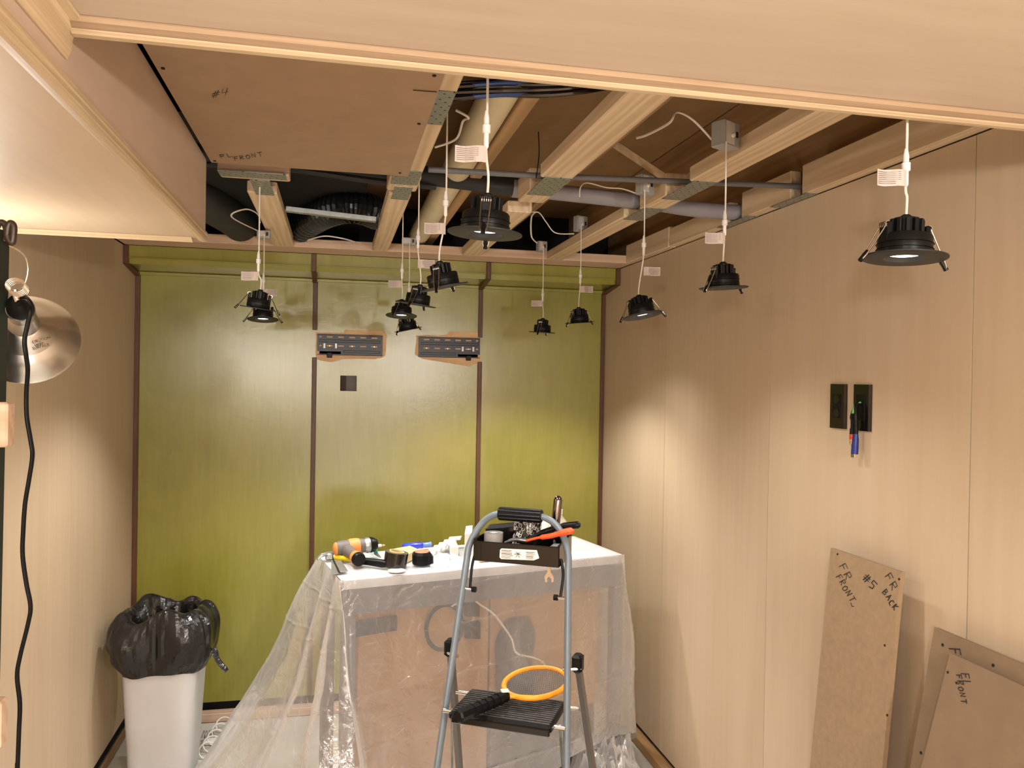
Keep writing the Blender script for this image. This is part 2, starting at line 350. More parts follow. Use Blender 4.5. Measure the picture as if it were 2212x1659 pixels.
# green fascia box across the top of the back wall
fb = thing('fascia_box', 'olive green plywood fascia box running across the top of the back wall', 'fascia', (.23, 3.78, CH+.455))
zfb = CH+.506; zlo = CH+.470
MB().prism([(XL, 3.78, ZJ-.001), (XL, 3.78, zfb), (XL, 3.80, zlo+.01), (XL, D, zlo), (XL, D, ZJ-.001)], (XR-XL, 0, 0)).build('fascia_board', green, fb)
MB().bbox((XL, 3.772, zfb-.004), (XR, 3.782, zfb+.001), .001).build('fascia_moulding', green, fb)
MB().bbox((XL, D-.02, zlo-.016), (XR, D-.001, zlo), .003).build('lower_moulding', green, fb)
for xc in (XL+.011, XB1-.003, XB2-.003, XR-.013):
    b = MB().bbox((xc-.011, 3.768, zfb-.03), (xc+.011, 3.78, ZJ-.002), .002)
    b.prism([(xc-.011, 3.768, zfb-.03), (xc-.011, 3.78, zfb-.03), (xc-.011, D-.02, zlo-.008), (xc-.011, D-.02, zlo-.022)], (.022, 0, 0))
    b.build('batten_strip', batten, fb)
# raw plywood patches round the TV brackets (bare, unstained areas on the green panel)
bare = wood('bare_ply_patch', (.50, .29, .13), (.62, .40, .21), 0, 60, 6, .3, .5, .04)
def patch(px, seed):
    rnd = random.Random(seed); P = [PY(x, y, D-.0012) for x, y in px]; out = []
    for a, b in zip(P, P[1:]+P[:1]):
        for i in range(8):
            p = a.lerp(b, i/8); out.append(Vector((p.x+rnd.uniform(-.0025, .0025), p.y, p.z+rnd.uniform(-.0025, .0025))))
    MB().prism(out, (0, .001, 0)).build('bare_patch', bare, wb)
patch([(682, 718), (742, 719), (744, 713), (824, 714), (836, 724), (832, 770), (812, 776), (742, 775), (716, 783), (682, 776)], 3)
patch([(899, 724), (965, 724), (970, 716), (1036, 718), (1037, 782), (1014, 792), (960, 782), (912, 775), (897, 766)], 4)
# ================================================================= ceiling void
zc = ZJ+.30
struct(MB().box((XL-.5, .3, zc), (XR+.5, D+.4, zc+.02)), 'ceiling', deckw)
vo = struct(MB().box((XL-.5, D+.1, ZJ), (XR+.5, D+.13, zc)), 'trim_20', dark)  # black panels added round the void to block light, not trim
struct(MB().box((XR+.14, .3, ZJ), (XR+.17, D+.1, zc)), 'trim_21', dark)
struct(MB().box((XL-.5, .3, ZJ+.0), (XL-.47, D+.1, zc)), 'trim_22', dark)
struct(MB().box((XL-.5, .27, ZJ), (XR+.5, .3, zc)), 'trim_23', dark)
struct(MB().box((XL-.47, YLS+.05, ZJ+.12), (.10, D+.1, zc-.001)), 'trim_24', dark)  # black slab added to fill the upper left of the void
# rail at the back
tag(MB().bbox((XL+.004, 3.60, ZJ), (XR-.003, 3.775, ZJ+.038)).build('ceiling_rail', pine_x), 'long pinkish pine rail along the back of the ceiling opening', 'rail')
def lumber(x0, x1, y0, y1, z0, z1, label, ax=1, name='furring_strip', group='furring timbers under the ceiling', m=None):
    o = MB().bbox((x0, y0, z0), (x1, y1, z1), .003).build(name, m or (pine_y, pine_x)[ax == 0]); return tag(o, label, 'timber', group)
G = 'furring timbers under the ceiling'
lumber(.137, .224, YFR+.008, 2.20, ZJ, ZJ+.038, 'blotchy pine strip along the right edge of the brown #4 panel')
lumber(.545, .637, YFR+.008, 2.145, ZJ, ZJ+.038, 'wide pale pine strip right of the cream pipe, running to the front soffit')
lumber(.140, .228, 2.26, 2.42, ZJ, ZJ+.045, 'short pine block between two metal plates near the end of the #4 panel')
lumber(.150, .219, 2.48, 3.60, ZJ, ZJ+.038, 'grainy pine strip from the rail to the corner of the #4 panel')
lumber(-.275, -.187, 2.57, 3.60, ZJ, ZJ+.038, 'left pine strip with dark knots meeting the rail above the left green panel')
lumber(XS+.004, -.137, 2.325, 2.40, ZJ, ZJ+.045, 'pine crosspiece beside the left soffit carrying two nail plates', 0)
lumber(-.245, -.20, 2.40, 2.47, ZJ+.002, ZJ+.04, 'stub of pine below the crosspiece left of the opening')
lumber(.553, .637, 2.30, 2.46, ZJ, ZJ+.07, 'short pine block between conduit and grey foam pipe, left one')
lumber(.553, .637, 2.61, 3.60, ZJ, ZJ+.038, 'pine strip behind the large black downlight, running back to the rail')
lumber(.958, 1.041, YFR+.008, 2.075, ZJ, ZJ+.042, 'rough waney-edged pine strip below the grey driver box at right')
lumber(.962, 1.040, 2.25, 2.46, ZJ, ZJ+.07, 'short pine block between conduit and grey foam pipe, right one')
lumber(.953, 1.030, 2.58, 3.60, ZJ, ZJ+.038, 'pine strip from the foam pipe back to the rail near the right corner')
G2 = 'ledger beams on the right wall'
lumber(XR-.038, XR-.001, YFR+.008, 2.13, ZJ, ZJ+.089, 'long pine ledger beam on the right wall nearest the front soffit', group=G2, name='ledger_beam')
lumber(XR-.038, XR-.001, 2.19, 2.49, ZJ, ZJ+.089, 'short pine ledger block on the right wall between conduit and foam pipe', group=G2, name='ledger_beam')
lumber(XR-.038, XR-.001, 2.58, 3.09, ZJ, ZJ+.075, 'middle-length pine ledger behind the foam pipe on the right wall', group=G2, name='ledger_beam')
lumber(XR-.038, XR-.001, 3.10, 3.60, ZJ, ZJ+.085, 'rearmost pine ledger stamped with black marks in the right corner', group=G2, name='ledger_beam')
# nail plates
def plate(x0, x1, y0, y1, label, z=ZJ):
    return tag(MB().box((x0, y0, z-.002), (x1, y1, z-.0003)).build('nail_plate', platem), label, 'metal plate', 'nail plates on the furring timbers')
plate(.142, .222, 1.55, 1.76, 'perforated steel plate halfway along the strip beside the #4 panel')
plate(.145, .222, 2.17, 2.33, 'wide perforated steel plate at the far right corner of the #4 panel')
plate(.160, .214, 2.36, 2.53, 'narrow perforated plate just behind the far right corner of the #4 panel')
plate(.556, .634, 2.13, 2.35, 'plain steel plate on the wide strip right of the cream pipe')
plate(.965, 1.036, 2.06, 2.29, 'steel plate on the waney strip beneath the conduit')
plate(.965, 1.036, 2.42, 2.62, 'steel plate under the grey foam pipe at right of middle')
plate(XR-.042, XR-.004, 2.10, 2.30, 'steel plate under the ledger on the right wall, front one')
plate(XR-.042, XR-.004, 2.44, 2.66, 'steel plate under the ledger on the right wall, rear one')
plate(XS+.006, -.145, 2.31, 2.375, 'long steel plate on the crosspiece at the far left corner of the #4 panel')
plate(-.25, -.195, 2.40, 2.59, 'steel plate at the front end of the left pine strip')
# old joists above
for i, (x, lb) in enumerate(((-.33, 'old brown joist above the far left of the opening'), (.03, 'old brown joist hidden above the #4 panel'), (.405, 'old brown joist right of the cream pipe'),
               (.80, 'old brown joist between the wide strip and the waney strip'), (1.20, 'old brown joist above the right side of the opening'))):
    tag(MB().bbox((x, YFR+.01, ZJ+(.075 if i == 2 else .17)), (x+.038, D+.09, zc-.001)).build('floor_joist', oldjoist), lb, 'joist', 'old floor joists in the ceiling void')
tag(MB().bbox((XR+.04, YFR+.01, ZJ+.03), (XR+.08, D+.09, zc-.001)).build('floor_joist', oldjoist), 'old brown rim joist standing above the right wall', 'joist', 'old floor joists in the ceiling void')
# diagonal bridging
tag(MB().bar(PZ(1318, 305, ZJ+.20), PZ(1438, 385, ZJ+.06), .04, .022).build('bridging_strut', pine_y), 'diagonal pine bridging strut between the wide strip and the waney strip', 'strut')
# subfloor cross member / dark flooring battens in left void
tag(MB().bar(PY(618, 452, 2.9), PY(812, 475, 2.9), .03, .016).build('metal_strap', steel), 'flat grey metal strap crossing the dark void above the left opening', 'strap')
# pipes
tag(MB().tube([(.365, YFR+.012, ZJ+.122), (.366, 2.2, ZJ+.108), (.362, 3.75, ZJ+.09)], .044, 28).build('pvc_pipe', pvc, smooth=True), 'large cream PVC pipe sloping through the ceiling void', 'pipe')
pb = thing('foam_pipe', 'thick foam-covered pipe crossing the void, black at left and grey at right', 'pipe', (.5, 2.55, ZJ+.02))
bl = cr([(-.55, 2.53, ZJ+.105), (-.1, 2.535, ZJ+.095), (.25, 2.53, ZJ+.080), (.60, 2.535, ZJ+.062)], 8)
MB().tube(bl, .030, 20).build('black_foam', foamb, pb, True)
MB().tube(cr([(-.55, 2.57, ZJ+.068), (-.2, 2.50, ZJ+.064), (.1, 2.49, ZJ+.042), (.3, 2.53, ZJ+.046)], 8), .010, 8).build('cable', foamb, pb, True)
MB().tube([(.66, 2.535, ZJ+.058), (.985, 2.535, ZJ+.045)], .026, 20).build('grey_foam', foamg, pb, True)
MB().tube(cr([(1.03, 2.535, ZJ+.045), (1.2, 2.535, ZJ+.030), (1.395, 2.535, ZJ+.030)], 6), .026, 20).build('grey_foam', foamg, pb, True)
for a, b in ((.60, .66), (.985, 1.03)):
    MB().tube([(a, 2.535, ZJ+.056), (b, 2.535, ZJ+.050)], .0275, 20).build('joint_tape', blackp, pb, True)
MB().tube([(.55, 2.535, ZJ+.062), (.60, 2.535, ZJ+.061)], .032, 20).build('grey_sleeve', foamg, pb, True)
tag(MB().tube([PY(925, 366, 2.22), PY(1150, 379, 2.22), PY(1735, 403, 2.17)], .0085, 12).build('conduit_pipe', conduit, smooth=True), 'thin dark grey conduit crossing the ceiling void', 'conduit')
# bundle of black/blue cables at the top
ordn = ['nearest', 'second', 'third', 'fourth', 'fifth', 'sixth', 'seventh', 'eighth', 'farthest']
for i in range(9):
    yy = i*4.2; Yc = 1.655-.004*(i % 3)
    pts = cr([PY(930, 182+yy*1.0, Yc), PY(990, 181+yy*.95+2*math.sin(i*2), Yc), PY(1080, 176+yy*.9+2*math.sin(i*3), Yc-.01*(i % 2)), PY(1160, 176+yy*.9, Yc), PY(1240, 172+yy*.85, Yc), PY(1330, 158+yy*.8, Yc)], 8)
    tag(MB().tube(pts, .0058, 8).build('ceiling_cable', bluec if i % 3 == 1 else blackg, smooth=True), '%s %s cable from the top of the bundle slung under the cream pipe' % (ordn[i] if i else 'topmost', 'dark blue' if i % 3 == 1 else 'black') if i < 8 else 'lowest dark cable of the bundle slung under the cream pipe', 'cable', 'dark cables slung under the cream pipe')
# cable ties, flex duct
for (p0, p1, lb) in (((1163, 285), (1158, 385), 'black cable tie hanging left of the wide strip'),):
    tag(MB().tube(cr([PY(*p0, 2.2), PY((p0[0]+p1[0])/2+4, (p0[1]+p1[1])/2, 2.2), PY(*p1, 2.2)], 4), .004, 6, flat=.3).build('cable_tie', blackp), lb, 'cable tie')
fd = MB(); pts = [Vector((-.11+.11*i/60*0+.0, 3.0, 0))]
rings = []
for i in range(90):
    t = i/89; c = Vector((-.16+.30*t, 3.55-.5*math.sin(t*2.2), ZJ+.075)); rings.append(c)
fd.tube(rings, [.058+.005*(1 if i % 4 < 2 else -1) for i in range(90)], 20)
tag(fd.build('flexible_duct', mat('black_flex_duct', (.008, .008, .009), .3), smooth=False), 'dark ribbed flexible duct in the void above the left opening', 'duct')
tag(MB().tube(cr([(-.62, 2.9, ZJ+.09), (-.5, 3.1, ZJ+.085), (-.42, 3.5, ZJ+.085), (-.4, 3.9, ZJ+.085)], 6), .075, 24).build('round_duct', mat('grey_duct', (.03, .03, .028), .7), smooth=True), 'dark grey round duct behind the left soffit', 'duct')
# ================================================================= MDF panel #4
def stroke(mb, pts, to3, r=.0016):
    P = [to3(*p) for p in pts]
    mb.tube(P, r, 6)
GL = {  # letters in a 1x1 box, y up
 'F': [[(0, 0), (0, 1), (.7, 1)], [(0, .55), (.55, .55)]],
 'R': [[(0, 0), (0, 1), (.55, .95), (.6, .6), (0, .5), (.65, 0)]],
 'O': [[(.35, 1), (.0, .7), (.05, .2), (.35, 0), (.7, .3), (.65, .8), (.35, 1)]],
 'N': [[(0, 0), (0, 1), (.6, 0), (.6, 1)]],
 'T': [[(0, 1), (.8, 1)], [(.4, 1), (.4, 0)]],
 'L': [[(0, 1), (0, 0), (.6, 0)]],
 'B': [[(0, 0), (0, 1), (.5, .9), (.5, .6), (0, .5), (.6, .4), (.6, .1), (0, 0)]],
 'A': [[(0, 0), (.35, 1), (.7, 0)], [(.12, .4), (.6, .4)]],
 'C': [[(.65, .9), (.3, 1), (0, .6), (.1, .1), (.6, .05)]],
 'K': [[(0, 0), (0, 1)], [(.6, 1), (0, .45), (.65, 0)]],
 '#': [[(.2, 0), (.35, 1)], [(.5, 0), (.65, 1)], [(0, .35), (.85, .42)], [(0, .65), (.85, .72)]],
 '4': [[(.05, 1), (.0, .45), (.7, .5)], [(.55, 1), (.5, 0)]],
 '5': [[(.75, 1), (.1, .95), (.1, .55), (.6, .55), (.65, .15), (.2, 0)]],
}
def wpx(text, plane, p0, adv, up, parent, r=.0010):
    """text written on a surface: p0 baseline start, adv per letter, up letter height (read off the surface through plane())"""
    mb = MB(); o = plane(*p0); ex = plane(p0[0]+adv[0]*4, p0[1]+adv[1]*4)-o; ex /= 4; ey = plane(p0[0]+up[0], p0[1]+up[1])-o
    for i, ch in enumerate(text):
        if ch == ' ': continue
        b = o+ex*i+ey*(.10*math.sin(i*2.3))
        for st in GL[ch]: mb.tube([b+ex*(x*.9)+ey*y for x, y in st], r, 5)
    return mb.build('handwriting', ink, parent)
mp = thing('ceiling_board', 'brown fibreboard ceiling panel marked #4 and FL FRONT', 'board', (-.07, 1.6, ZMDF-.012))
MB().box((XS+.012, YFR+.008, ZMDF-.010), (.182, 2.168, ZMDF)).build('board', mdf_d, mp)
zt = ZMDF-.0115
pz4 = lambda x, y: PZ(x, y, zt)
wpx('#4', pz4, (456.5, 213), (21, -4), (3, -15), mp, .0005)
wpx('FL', pz4, (478, 341.5), (16, -1.5), (-4, -7), mp, .0007)
wpx('FRONT', pz4, (508, 347.5), (12.5, -2.2), (-3, -8), mp, .0007)
MB().tube([PZ(892, 195, zt), PZ(944, 199, zt)], .0009, 5).build('pencil_line', ink, mp)
for x, y in ((352, 148), (938, 164), (905, 268), (864, 374), (464, 348)):
    p = PZ(x, y, zt); MB().lathe(p+Vector((0, 0, -.001)), p+Vector((0, 0, .002)), [(0, .0035), (1, .0035)], 10).build('screw_head', ink, mp)
# ================================================================= soffits
ls = thing('soffit_box', 'maple plywood soffit running along the left wall with moulded lower edge', 'soffit', (-.6, 1., ZSOF))
MB().box((XL+.002, YB, ZSOF), (XS-.012, YLS-.012, ZSOF+.012)).build('bottom_panel', ply_y, ls)
MB().box((XS-.012, YB, ZSOF+.004), (XS, YLS, ZMDF-.004)).build('side_panel', ply_s, ls)
MB().box((XL, YLS-.012, ZSOF+.012), (XS-.012, YLS-.001, ZMDF)).build('end_panel', ply_x, ls)
cm = MB()
prof = [(XS+.002, ZSOF+.020), (XS+.0045, ZSOF+.018), (XS+.005, ZSOF+.011), (XS+.003, ZSOF+.009), (XS+.003, ZSOF+.004), (XS+.005, ZSOF+.001), (XS+.003, ZSOF-.004), (XS-.004, ZSOF-.006), (XS-.010, ZSOF-.005), (XS-.016, ZSOF-.0035), (XS-.018, ZSOF-.0005), (XS, ZSOF-.0005), (XS+.0005, ZSOF+.020)]
cm.prism([(x, YB+.001, z) for x, z in prof], (0, YLS-YB+.006, 0)); cm.build('corner_moulding', trimw_y, ls)
cm = MB(); cm.prism([(XL+.001, YLS+.004, ZSOF-.0005), (XL+.001, YLS+.006, ZSOF-.004), (XL+.001, YLS-.004, ZSOF-.010), (XL+.001, YLS-.016, ZSOF-.006), (XL+.001, YLS-.03, ZSOF-.0005)], (XS-XL-.03, 0, 0)); cm.build('end_moulding', trimw_x, ls)
fs = thing('front_soffit', 'broad maple plywood soffit overhead in the foreground with a moulded far edge', 'soffit', (.5, .2, ZFR))
MB().box((XS+.001, YB, ZFR), (XR, YFR-.012, ZFR+.012)).build('bottom_panel', ply_x, fs)
MB().box((XS+.001, YFR-.012, ZFR+.004), (XR, YFR, ZJ+.25)).build('back_panel', ply_x, fs)
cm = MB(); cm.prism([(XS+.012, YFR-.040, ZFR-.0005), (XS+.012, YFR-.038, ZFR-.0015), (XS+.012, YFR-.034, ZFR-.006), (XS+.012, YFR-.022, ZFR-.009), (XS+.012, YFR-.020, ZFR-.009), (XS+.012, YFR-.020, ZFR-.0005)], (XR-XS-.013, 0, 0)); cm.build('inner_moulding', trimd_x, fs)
cm = MB(); cm.prism([(XS+.012, YFR-.020, ZFR-.0005), (XS+.012, YFR-.020, ZFR-.011), (XS+.012, YFR-.015, ZFR-.014), (XS+.012, YFR-.004, ZFR-.014), (XS+.012, YFR+.003, ZFR-.010), (XS+.012, YFR+.006, ZFR-.002), (XS+.012, YFR+.006, ZFR+.012), (XS+.012, YFR, ZFR+.012)], (XR-XS-.013, 0, 0)); cm.build('edge_moulding', trimw_x, fs)
cm = MB(); cm.prism([(XS+.028, YB+.001, ZFR-.0005), (XS+.027, YB+.001, ZFR-.004), (XS+.016, YB+.001, ZFR-.005), (XS+.013, YB+.001, ZFR-.010), (XS+.009, YB+.001, ZFR-.014), (XS+.008, YB+.001, ZFR-.028), (XS+.003, YB+.001, ZFR-.040), (XS+.0005, YB+.001, ZFR-.040), (XS+.0005, YB+.001, ZFR-.0005)], (0, YFR-YB, 0)); cm.build('corner_moulding', trimw_y, fs)
# ================================================================= downlights
def downlight(px, py, Y, tilt, rz, tagside, ctop, conn, label, lit=True, sc=1.0, pw=1.0):
    """tilt (rx, ry) of the head; conn: pixel y of connector; ctop: height of the cable top"""
    c = PY(px, py, Y)
    t = thing('downlight', label, 'light fixture', c, 'black downlights hanging on white cables')
    T = Matrix.Translation(c) @ Matrix.Rotation(R(tilt[0]), 4, 'X') @ Matrix.Rotation(R(tilt[1]), 4, 'Y') @ Matrix.Rotation(R(rz), 4, 'Z') @ Matrix.Scale(sc, 4)
    f = MB(T); f.lathe((0, 0, -.0015), (0, 0, .0015), [(0, .027), (0, .056), (.3, .0575), (.9, .0575), (1, .054), (1, .030)], 48, False)
    f.lathe((0, 0, -.0015), (0, 0, .0065), [(0, .027), (1, .0225), (1.05, 0)], 32, False)
    f.build('trim_ring', mat('matt_black_trim', (.022, .021, .018), .5, spec=.3), t, True)
    l = MB(T); l.lathe((0, 0, .0050), (0, 0, .0060), [(0, 0), (0, .0222), (1, .0222), (1, 0)], 24, False); l.build('lens', lensm, t)
    b = MB(T)
    b.lathe((0, 0, .002), (0, 0, .032), [(0, .036), (.05, .037), (.9, .0365), (1, .034), (1.0, 0)], 32, False)
    for zz in (.010, .018): b.lathe((0, 0, zz), (0, 0, zz+.0016), [(0, .036), (.5, .0385), (1, .036)], 32, False)
    b.build('housing', blackp, t, True)
    h = MB(T)
    h.lathe((0, 0, .030), (0, 0, .056), [(0, .018), (1, .018), (1, 0)], 20, False)
    for i in range(12):
        A = 2*math.pi*i/12; r = Matrix.Rotation(A, 4, 'Z')
        h.M = T @ r; h.bbox((.014, -.0032, .030), (.0245, .0032, .054), .001)
    h.M = T; h.lathe((0, 0, .054), (0, 0, .062), [(0, .009), (.6, .009), (1, .005), (1, 0)], 12, False)
    h.build('heat_sink', blackp, t, False)
    for s in (-1, 1):
        k = MB(T)
        k.bbox((s*.032-.004, -.010, .018), (s*.032+.004, .010, .048), .002)
        k.build('spring_bracket', blackp, t)
        sp = MB(T)
        pts = [(s*.036, -.007, .044), (s*.054, -.006, .014), (s*.066, -.0045, -.004), (s*.070, 0, -.010), (s*.066, .0045, -.004), (s*.054, .006, .014), (s*.036, .007, .044)]
        sp.tube(cr(pts, 4), .0010, 6)
        for q in range(5): sp.tube([(s*.034+.0045*math.cos(a), -.007+.0033*q, .044+.0045*math.sin(a)) for a in [2*math.pi*i/10 for i in range(11)]], .0008, 5, False)
        spo = sp.build('spring_clip', chrome, t, True)
        g = MB(T); g.tube([(s*.060, 0, .004), (s*.071, 0, -.011)], [.0028, .0036], 8); g.build('clip_sleeve', blackp, spo, True)
    top = T @ Vector((0, 0, .060)); ztop = PY(px, ctop, Y).z if ctop > 5 else ctop
    zc_ = PY(px, conn, Y).z
    cable = cr([top, top+Vector((.001, 0, .03)), Vector((c.x, c.y, zc_-.03)), Vector((c.x+.001, c.y, zc_+.05)), Vector((c.x, c.y, ztop))], 6)
    MB().tube(cable, .0021, 8).build('cable', cablew, t, True)
    k = MB(); cx, cy = c.x, c.y
    k.lathe((cx, cy, zc_-.030), (cx, cy, zc_+.030), [(0, .0028), (.05, .0042), (.40, .0042), (.42, .0068), (.62, .0068), (.64, .0046), (.8, .0046), (.95, .003), (1, .0025)], 14)
    k.build('connector', whitep, t, True)
    # tag
    zt_ = zc_-.040 if tagside[1] is None else PY(px, tagside[1], Y).z
    ang = R(-10+8*random.random()); ex = Vector((math.cos(ang), math.sin(ang), 0))*tagside[0]
    tg = MB(); n = 6; rows = []
    for j in range(2):
        rows.append([Vector((cx, cy-.003, zt_+(.013 if j else -.013)))+ex*(.050*i/n)+Vector((0, 1, 0))*(-.004*math.sin(i*1.1)) for i in range(n+1)])
    tg.grid(rows); o = tg.build('label_tag', tagm, t); so = o.modifiers.new('s', 'SOLIDIFY'); so.thickness = .0004
    pr = MB()
    for q in range(7):
        zz = zt_+.009-.003*q; a0, b0 = (1.6, 5.7) if q < 5 else (2.4, 5.7)
        pr.tube([Vector((cx, cy-.0038, zz))+ex*(.050*i/n)+Vector((0, 1, 0))*(-.004*math.sin(i*1.1)) for i in (a0, (a0+b0)/2, b0)], .00035, 4)
    pr.tube([Vector((cx, cy-.0040, zt_-.007))+ex*(.006+.0028*math.cos(a))+Vector((0, 0, .0028*math.sin(a))) for a in [2*math.pi*i/10 for i in range(11)]], .0006, 4)
    pr.build('printed_text', mat('tag_print', (.16, .12, .10), .6), o)
    if lit:
        ld = bpy.data.lights.new('downlight_lamp', 'SPOT'); ld.energy = SPOT_E*pw;  ld.color = LAMPC; ld.spot_size = R(128); ld.spot_blend = .85 if pw < 2 else .55; ld.shadow_soft_size = .02
        lo = bpy.data.objects.new('downlight_lamp', ld); COL.objects.link(lo); lo.parent = t
        lo.matrix_local = Matrix.Translation(-c) @ T @ Matrix.Translation((0, 0, -.003))
    return t
V = ZJ+.10
downlight(1953, 557, 1.10, (-1.5, 3), 0, (-1, 386), V+.02, 362, 'large black downlight at far right with its lens glowing, near the right wall', sc=1.107, pw=.55)
downlight(1047, 505, 1.25, (.8, 3), 78, (-1, None), V, 280, 'largest black downlight hanging in front of the pipes at the centre', sc=1.04)
downlight(1563, 622, 1.746, (1, -3), 25, (-1, 516), 305, 482, 'black downlight showing no light, in front of the right wall seams', pw=.7)
downlight(1388, 682, 2.26, (-9, -9), 0, (1, 586), 410, 530, 'tilted glowing black downlight left of the right wall seam', sc=1.05, pw=.8)
downlight(960, 620, 1.872, (2, -13), 65, (-1, 495), V, 440, 'black downlight tilted up to the right, directly left of centre below the rail')
downlight(901, 658, 2.424, (4, 8), 65, (1, 570), V, 515, 'black downlight tilted down to the right, partly behind its larger neighbour')
downlight(867, 682, 2.963, (-7, 2), 60, (-1, 614), V, 585, 'black downlight with bright lens, leftmost of the central cluster')
downlight(882, 712, 3.30, (4, -13), 40, (1, 640), 520, 625, 'smallest and lowest black downlight of the central cluster')
downlight(557, 666, 2.484, (4, 8), 10, (-1, 597), V, 565, 'upper black downlight of the left pair, tilted over its neighbour', sc=.91)
downlight(568, 690, 3.16, (-8, 0), 0, (1, 632), 505, 607, 'lower glowing black downlight of the left pair', pw=2.6)
downlight(1252, 697, 3.041, (3.5, -6), 25, (1, 625), 485, 597, 'small black downlight between the right batten and the glowing tilted one')
downlight(1171, 718, 3.35, (3, 2), 60, (-1, 656), 535, 637, 'smallest black downlight in front of the right green panel', pw=2.3)
# grey driver boxes with their white feed cables
def driver(px, py, Y, w, h, d, rz, label, feed):
    c = PY(px, py, Y); t = thing('driver_box', label, 'driver box', c, 'grey driver boxes in the ceiling void')
    T = Matrix.Translation(c) @ Matrix.Rotation(R(rz), 4, 'Z')
    MB(T).bbox((-w/2, -d/2, -h/2), (w/2, d/2, h/2), .002).build('case', greyp, t)
    MB(T).box((-w/2+.006, -d/2-.0008, -h/2+.006), (w/2-.022, -d/2, h/2-.004)).build('white_label', mat('label_grey', (.50, .48, .45), .5), t)
    MB(T).box((w/2-.016, -d/2-.001, -.006), (w/2-.008, -d/2, .008)).build('knockout', ink, t)
    MB(T).lathe((0, -d/2-.006, -.004), (0, -d/2, -.004), [(0, .004), (1, .006)], 10).build('strain_relief', whitep, t)
    if feed: MB().tube(cr([PY(*p) for p in feed], 8), .0034, 8, flat=.6).build('feed_cable', cablew, t, True)
driver(1567, 293, 1.785, .062, .062, .04, 28, 'large grey driver box beside the waney strip', [(1552, 318, 1.84), (1500, 262, 1.8), (1462, 243, 1.75), (1446, 265, 1.75), (1400, 290, 1.85), (1375, 298, 1.9)])
driver(1393, 400, 2.30, .052, .060, .03, 20, 'grey driver box behind the conduit, middle right', [(1380, 420, 2.4), (1345, 408, 2.4), (1310, 405, 2.4), (1268, 395, 2.4), (1254, 405, 2.4), (1252, 425, 2.42)])
driver(1254, 484, 3.085, .052, .062, .03, 20, 'grey driver box right of the large central downlight', [(1240, 505, 2.85), (1200, 503, 2.85), (1180, 480, 2.85), (1165, 460, 2.85), (1150, 458, 2.85)])
driver(1170, 533, 3.385, .042, .046, .03, 10, 'small grey driver box resting above the rail, right of centre', [(1160, 525, 3.25), (1148, 510, 3.2), (1148, 470, 3.1), (1158, 458, 3.0)])
driver(883, 522, 3.335, .058, .030, .03, 0, 'light grey driver box above the rail at the centre', None)
driver(570, 507, 3.195, .05, .030, .03, 0, 'light grey driver box above the rail at left, white flat cable looping to it', [(560, 500, 3.25), (500, 468, 3.1), (530, 452, 3.05), (556, 462, 3.05), (562, 482, 3.05)])
tag(MB().tube(cr([PY(665, 519, 3.45), PY(700, 510, 3.4), PY(740, 515, 3.4), PY(765, 522, 3.45)], 8), .003, 8).build('white_cable', cablew, smooth=True), 'pale cable arching just above the rail over the middle batten', 'cable')
tag(MB().tube(cr([PY(985, 238, 1.8), PY(1012, 254, 1.8), PY(1000, 262, 1.85), PY(985, 300, 1.95), PY(940, 318, 2.0)], 8), .003, 8).build('white_cable', cablew, smooth=True), 'white cable crossing behind the #4 panel edge beside the cream pipe', 'cable')
# ================================================================= TV brackets
def bracket(flip, x0, x1, label):
    zt, zb = CH+.200, CH+.104; y = D-.0043
    t = thing('wall_bracket', label, 'bracket', ((x0+x1)/2, y, zb), 'black slotted brackets on the back wall')
    sx = lambda u: (x1-(x1-x0)*u) if flip else (x0+(x1-x0)*u)
    Zz = lambda v: zt-(zt-zb)*v
    body = MB()
    slots = []
    for u in (.05, .19, .36, .53, .70, .87): slots.append((u, .11, .016 if u == .05 else .045))
    for u in (.05, .19, .36, .53, .70, .87): slots.append((u, .56, .016 if u == .05 else .045))
    # plate as a grid with cells removed for slots
    us = [0]; 
    for u in (.05, .19, .36, .53, .70, .87):
        hw = .018 if u == .05 else .046
        us += [u-hw, u+hw]
    us += [1]; vs = [0, .075, .145, .525, .595, .84, 1]
    for j, (v0, v1) in enumerate(zip(vs, vs[1:])):
        for i, (u0, u1) in enumerate(zip(us, us[1:])):
            if j in (1, 3) and i % 2 == 1: continue
            if j == 5 and u0 < .03: continue
            body.box((sx(u0), y, Zz(v0)), (sx(u1), y+.003, Zz(v1)))
    body.box((sx(.04), y, Zz(.84)), (sx(.36), y+.003, Zz(.97)))
    body.build('plate', blackm, t)
    r = MB()
    r.bbox((sx(.03), y-.004, Zz(.25)), (sx(.96), y, Zz(.38)), .003); r.bbox((sx(.40), y-.004, Zz(.78)), (sx(.96), y, Zz(.90)), .003)
    r.bbox((sx(0), y-.004, zt), (sx(1), y+.003, zt+.003), .001); r.bbox((sx(0), y-.004, zb-.003), (sx(1), y+.003, zb), .001)
    r.build('stiffening_rib', blackm, t)
    for u in (.11, .285): MB().box((sx(u-.014), y-.002, Zz(.44)), (sx(u+.014), y, Zz(.68))).build('level_insert', steel, t)
    for u in (.19, .53, .87): MB().lathe((sx(u), y-.003, Zz(.56)), (sx(u), y+.012, Zz(.56)), [(0, .0035), (.2, .0035), (.3, .002), (.5, .002)], 6).build('screw', brass, t)
    k = MB(); k.bbox((sx(.15), y-.010, Zz(1.17)), (sx(.23), y+.002, Zz(.90)), .002); k.build('latch_hook', blackp, t)
bracket(False, -.092, .224, 'black slotted TV bracket left of centre on the green wall')
bracket(True, .401, .714, 'black slotted TV bracket right of centre on the green wall')
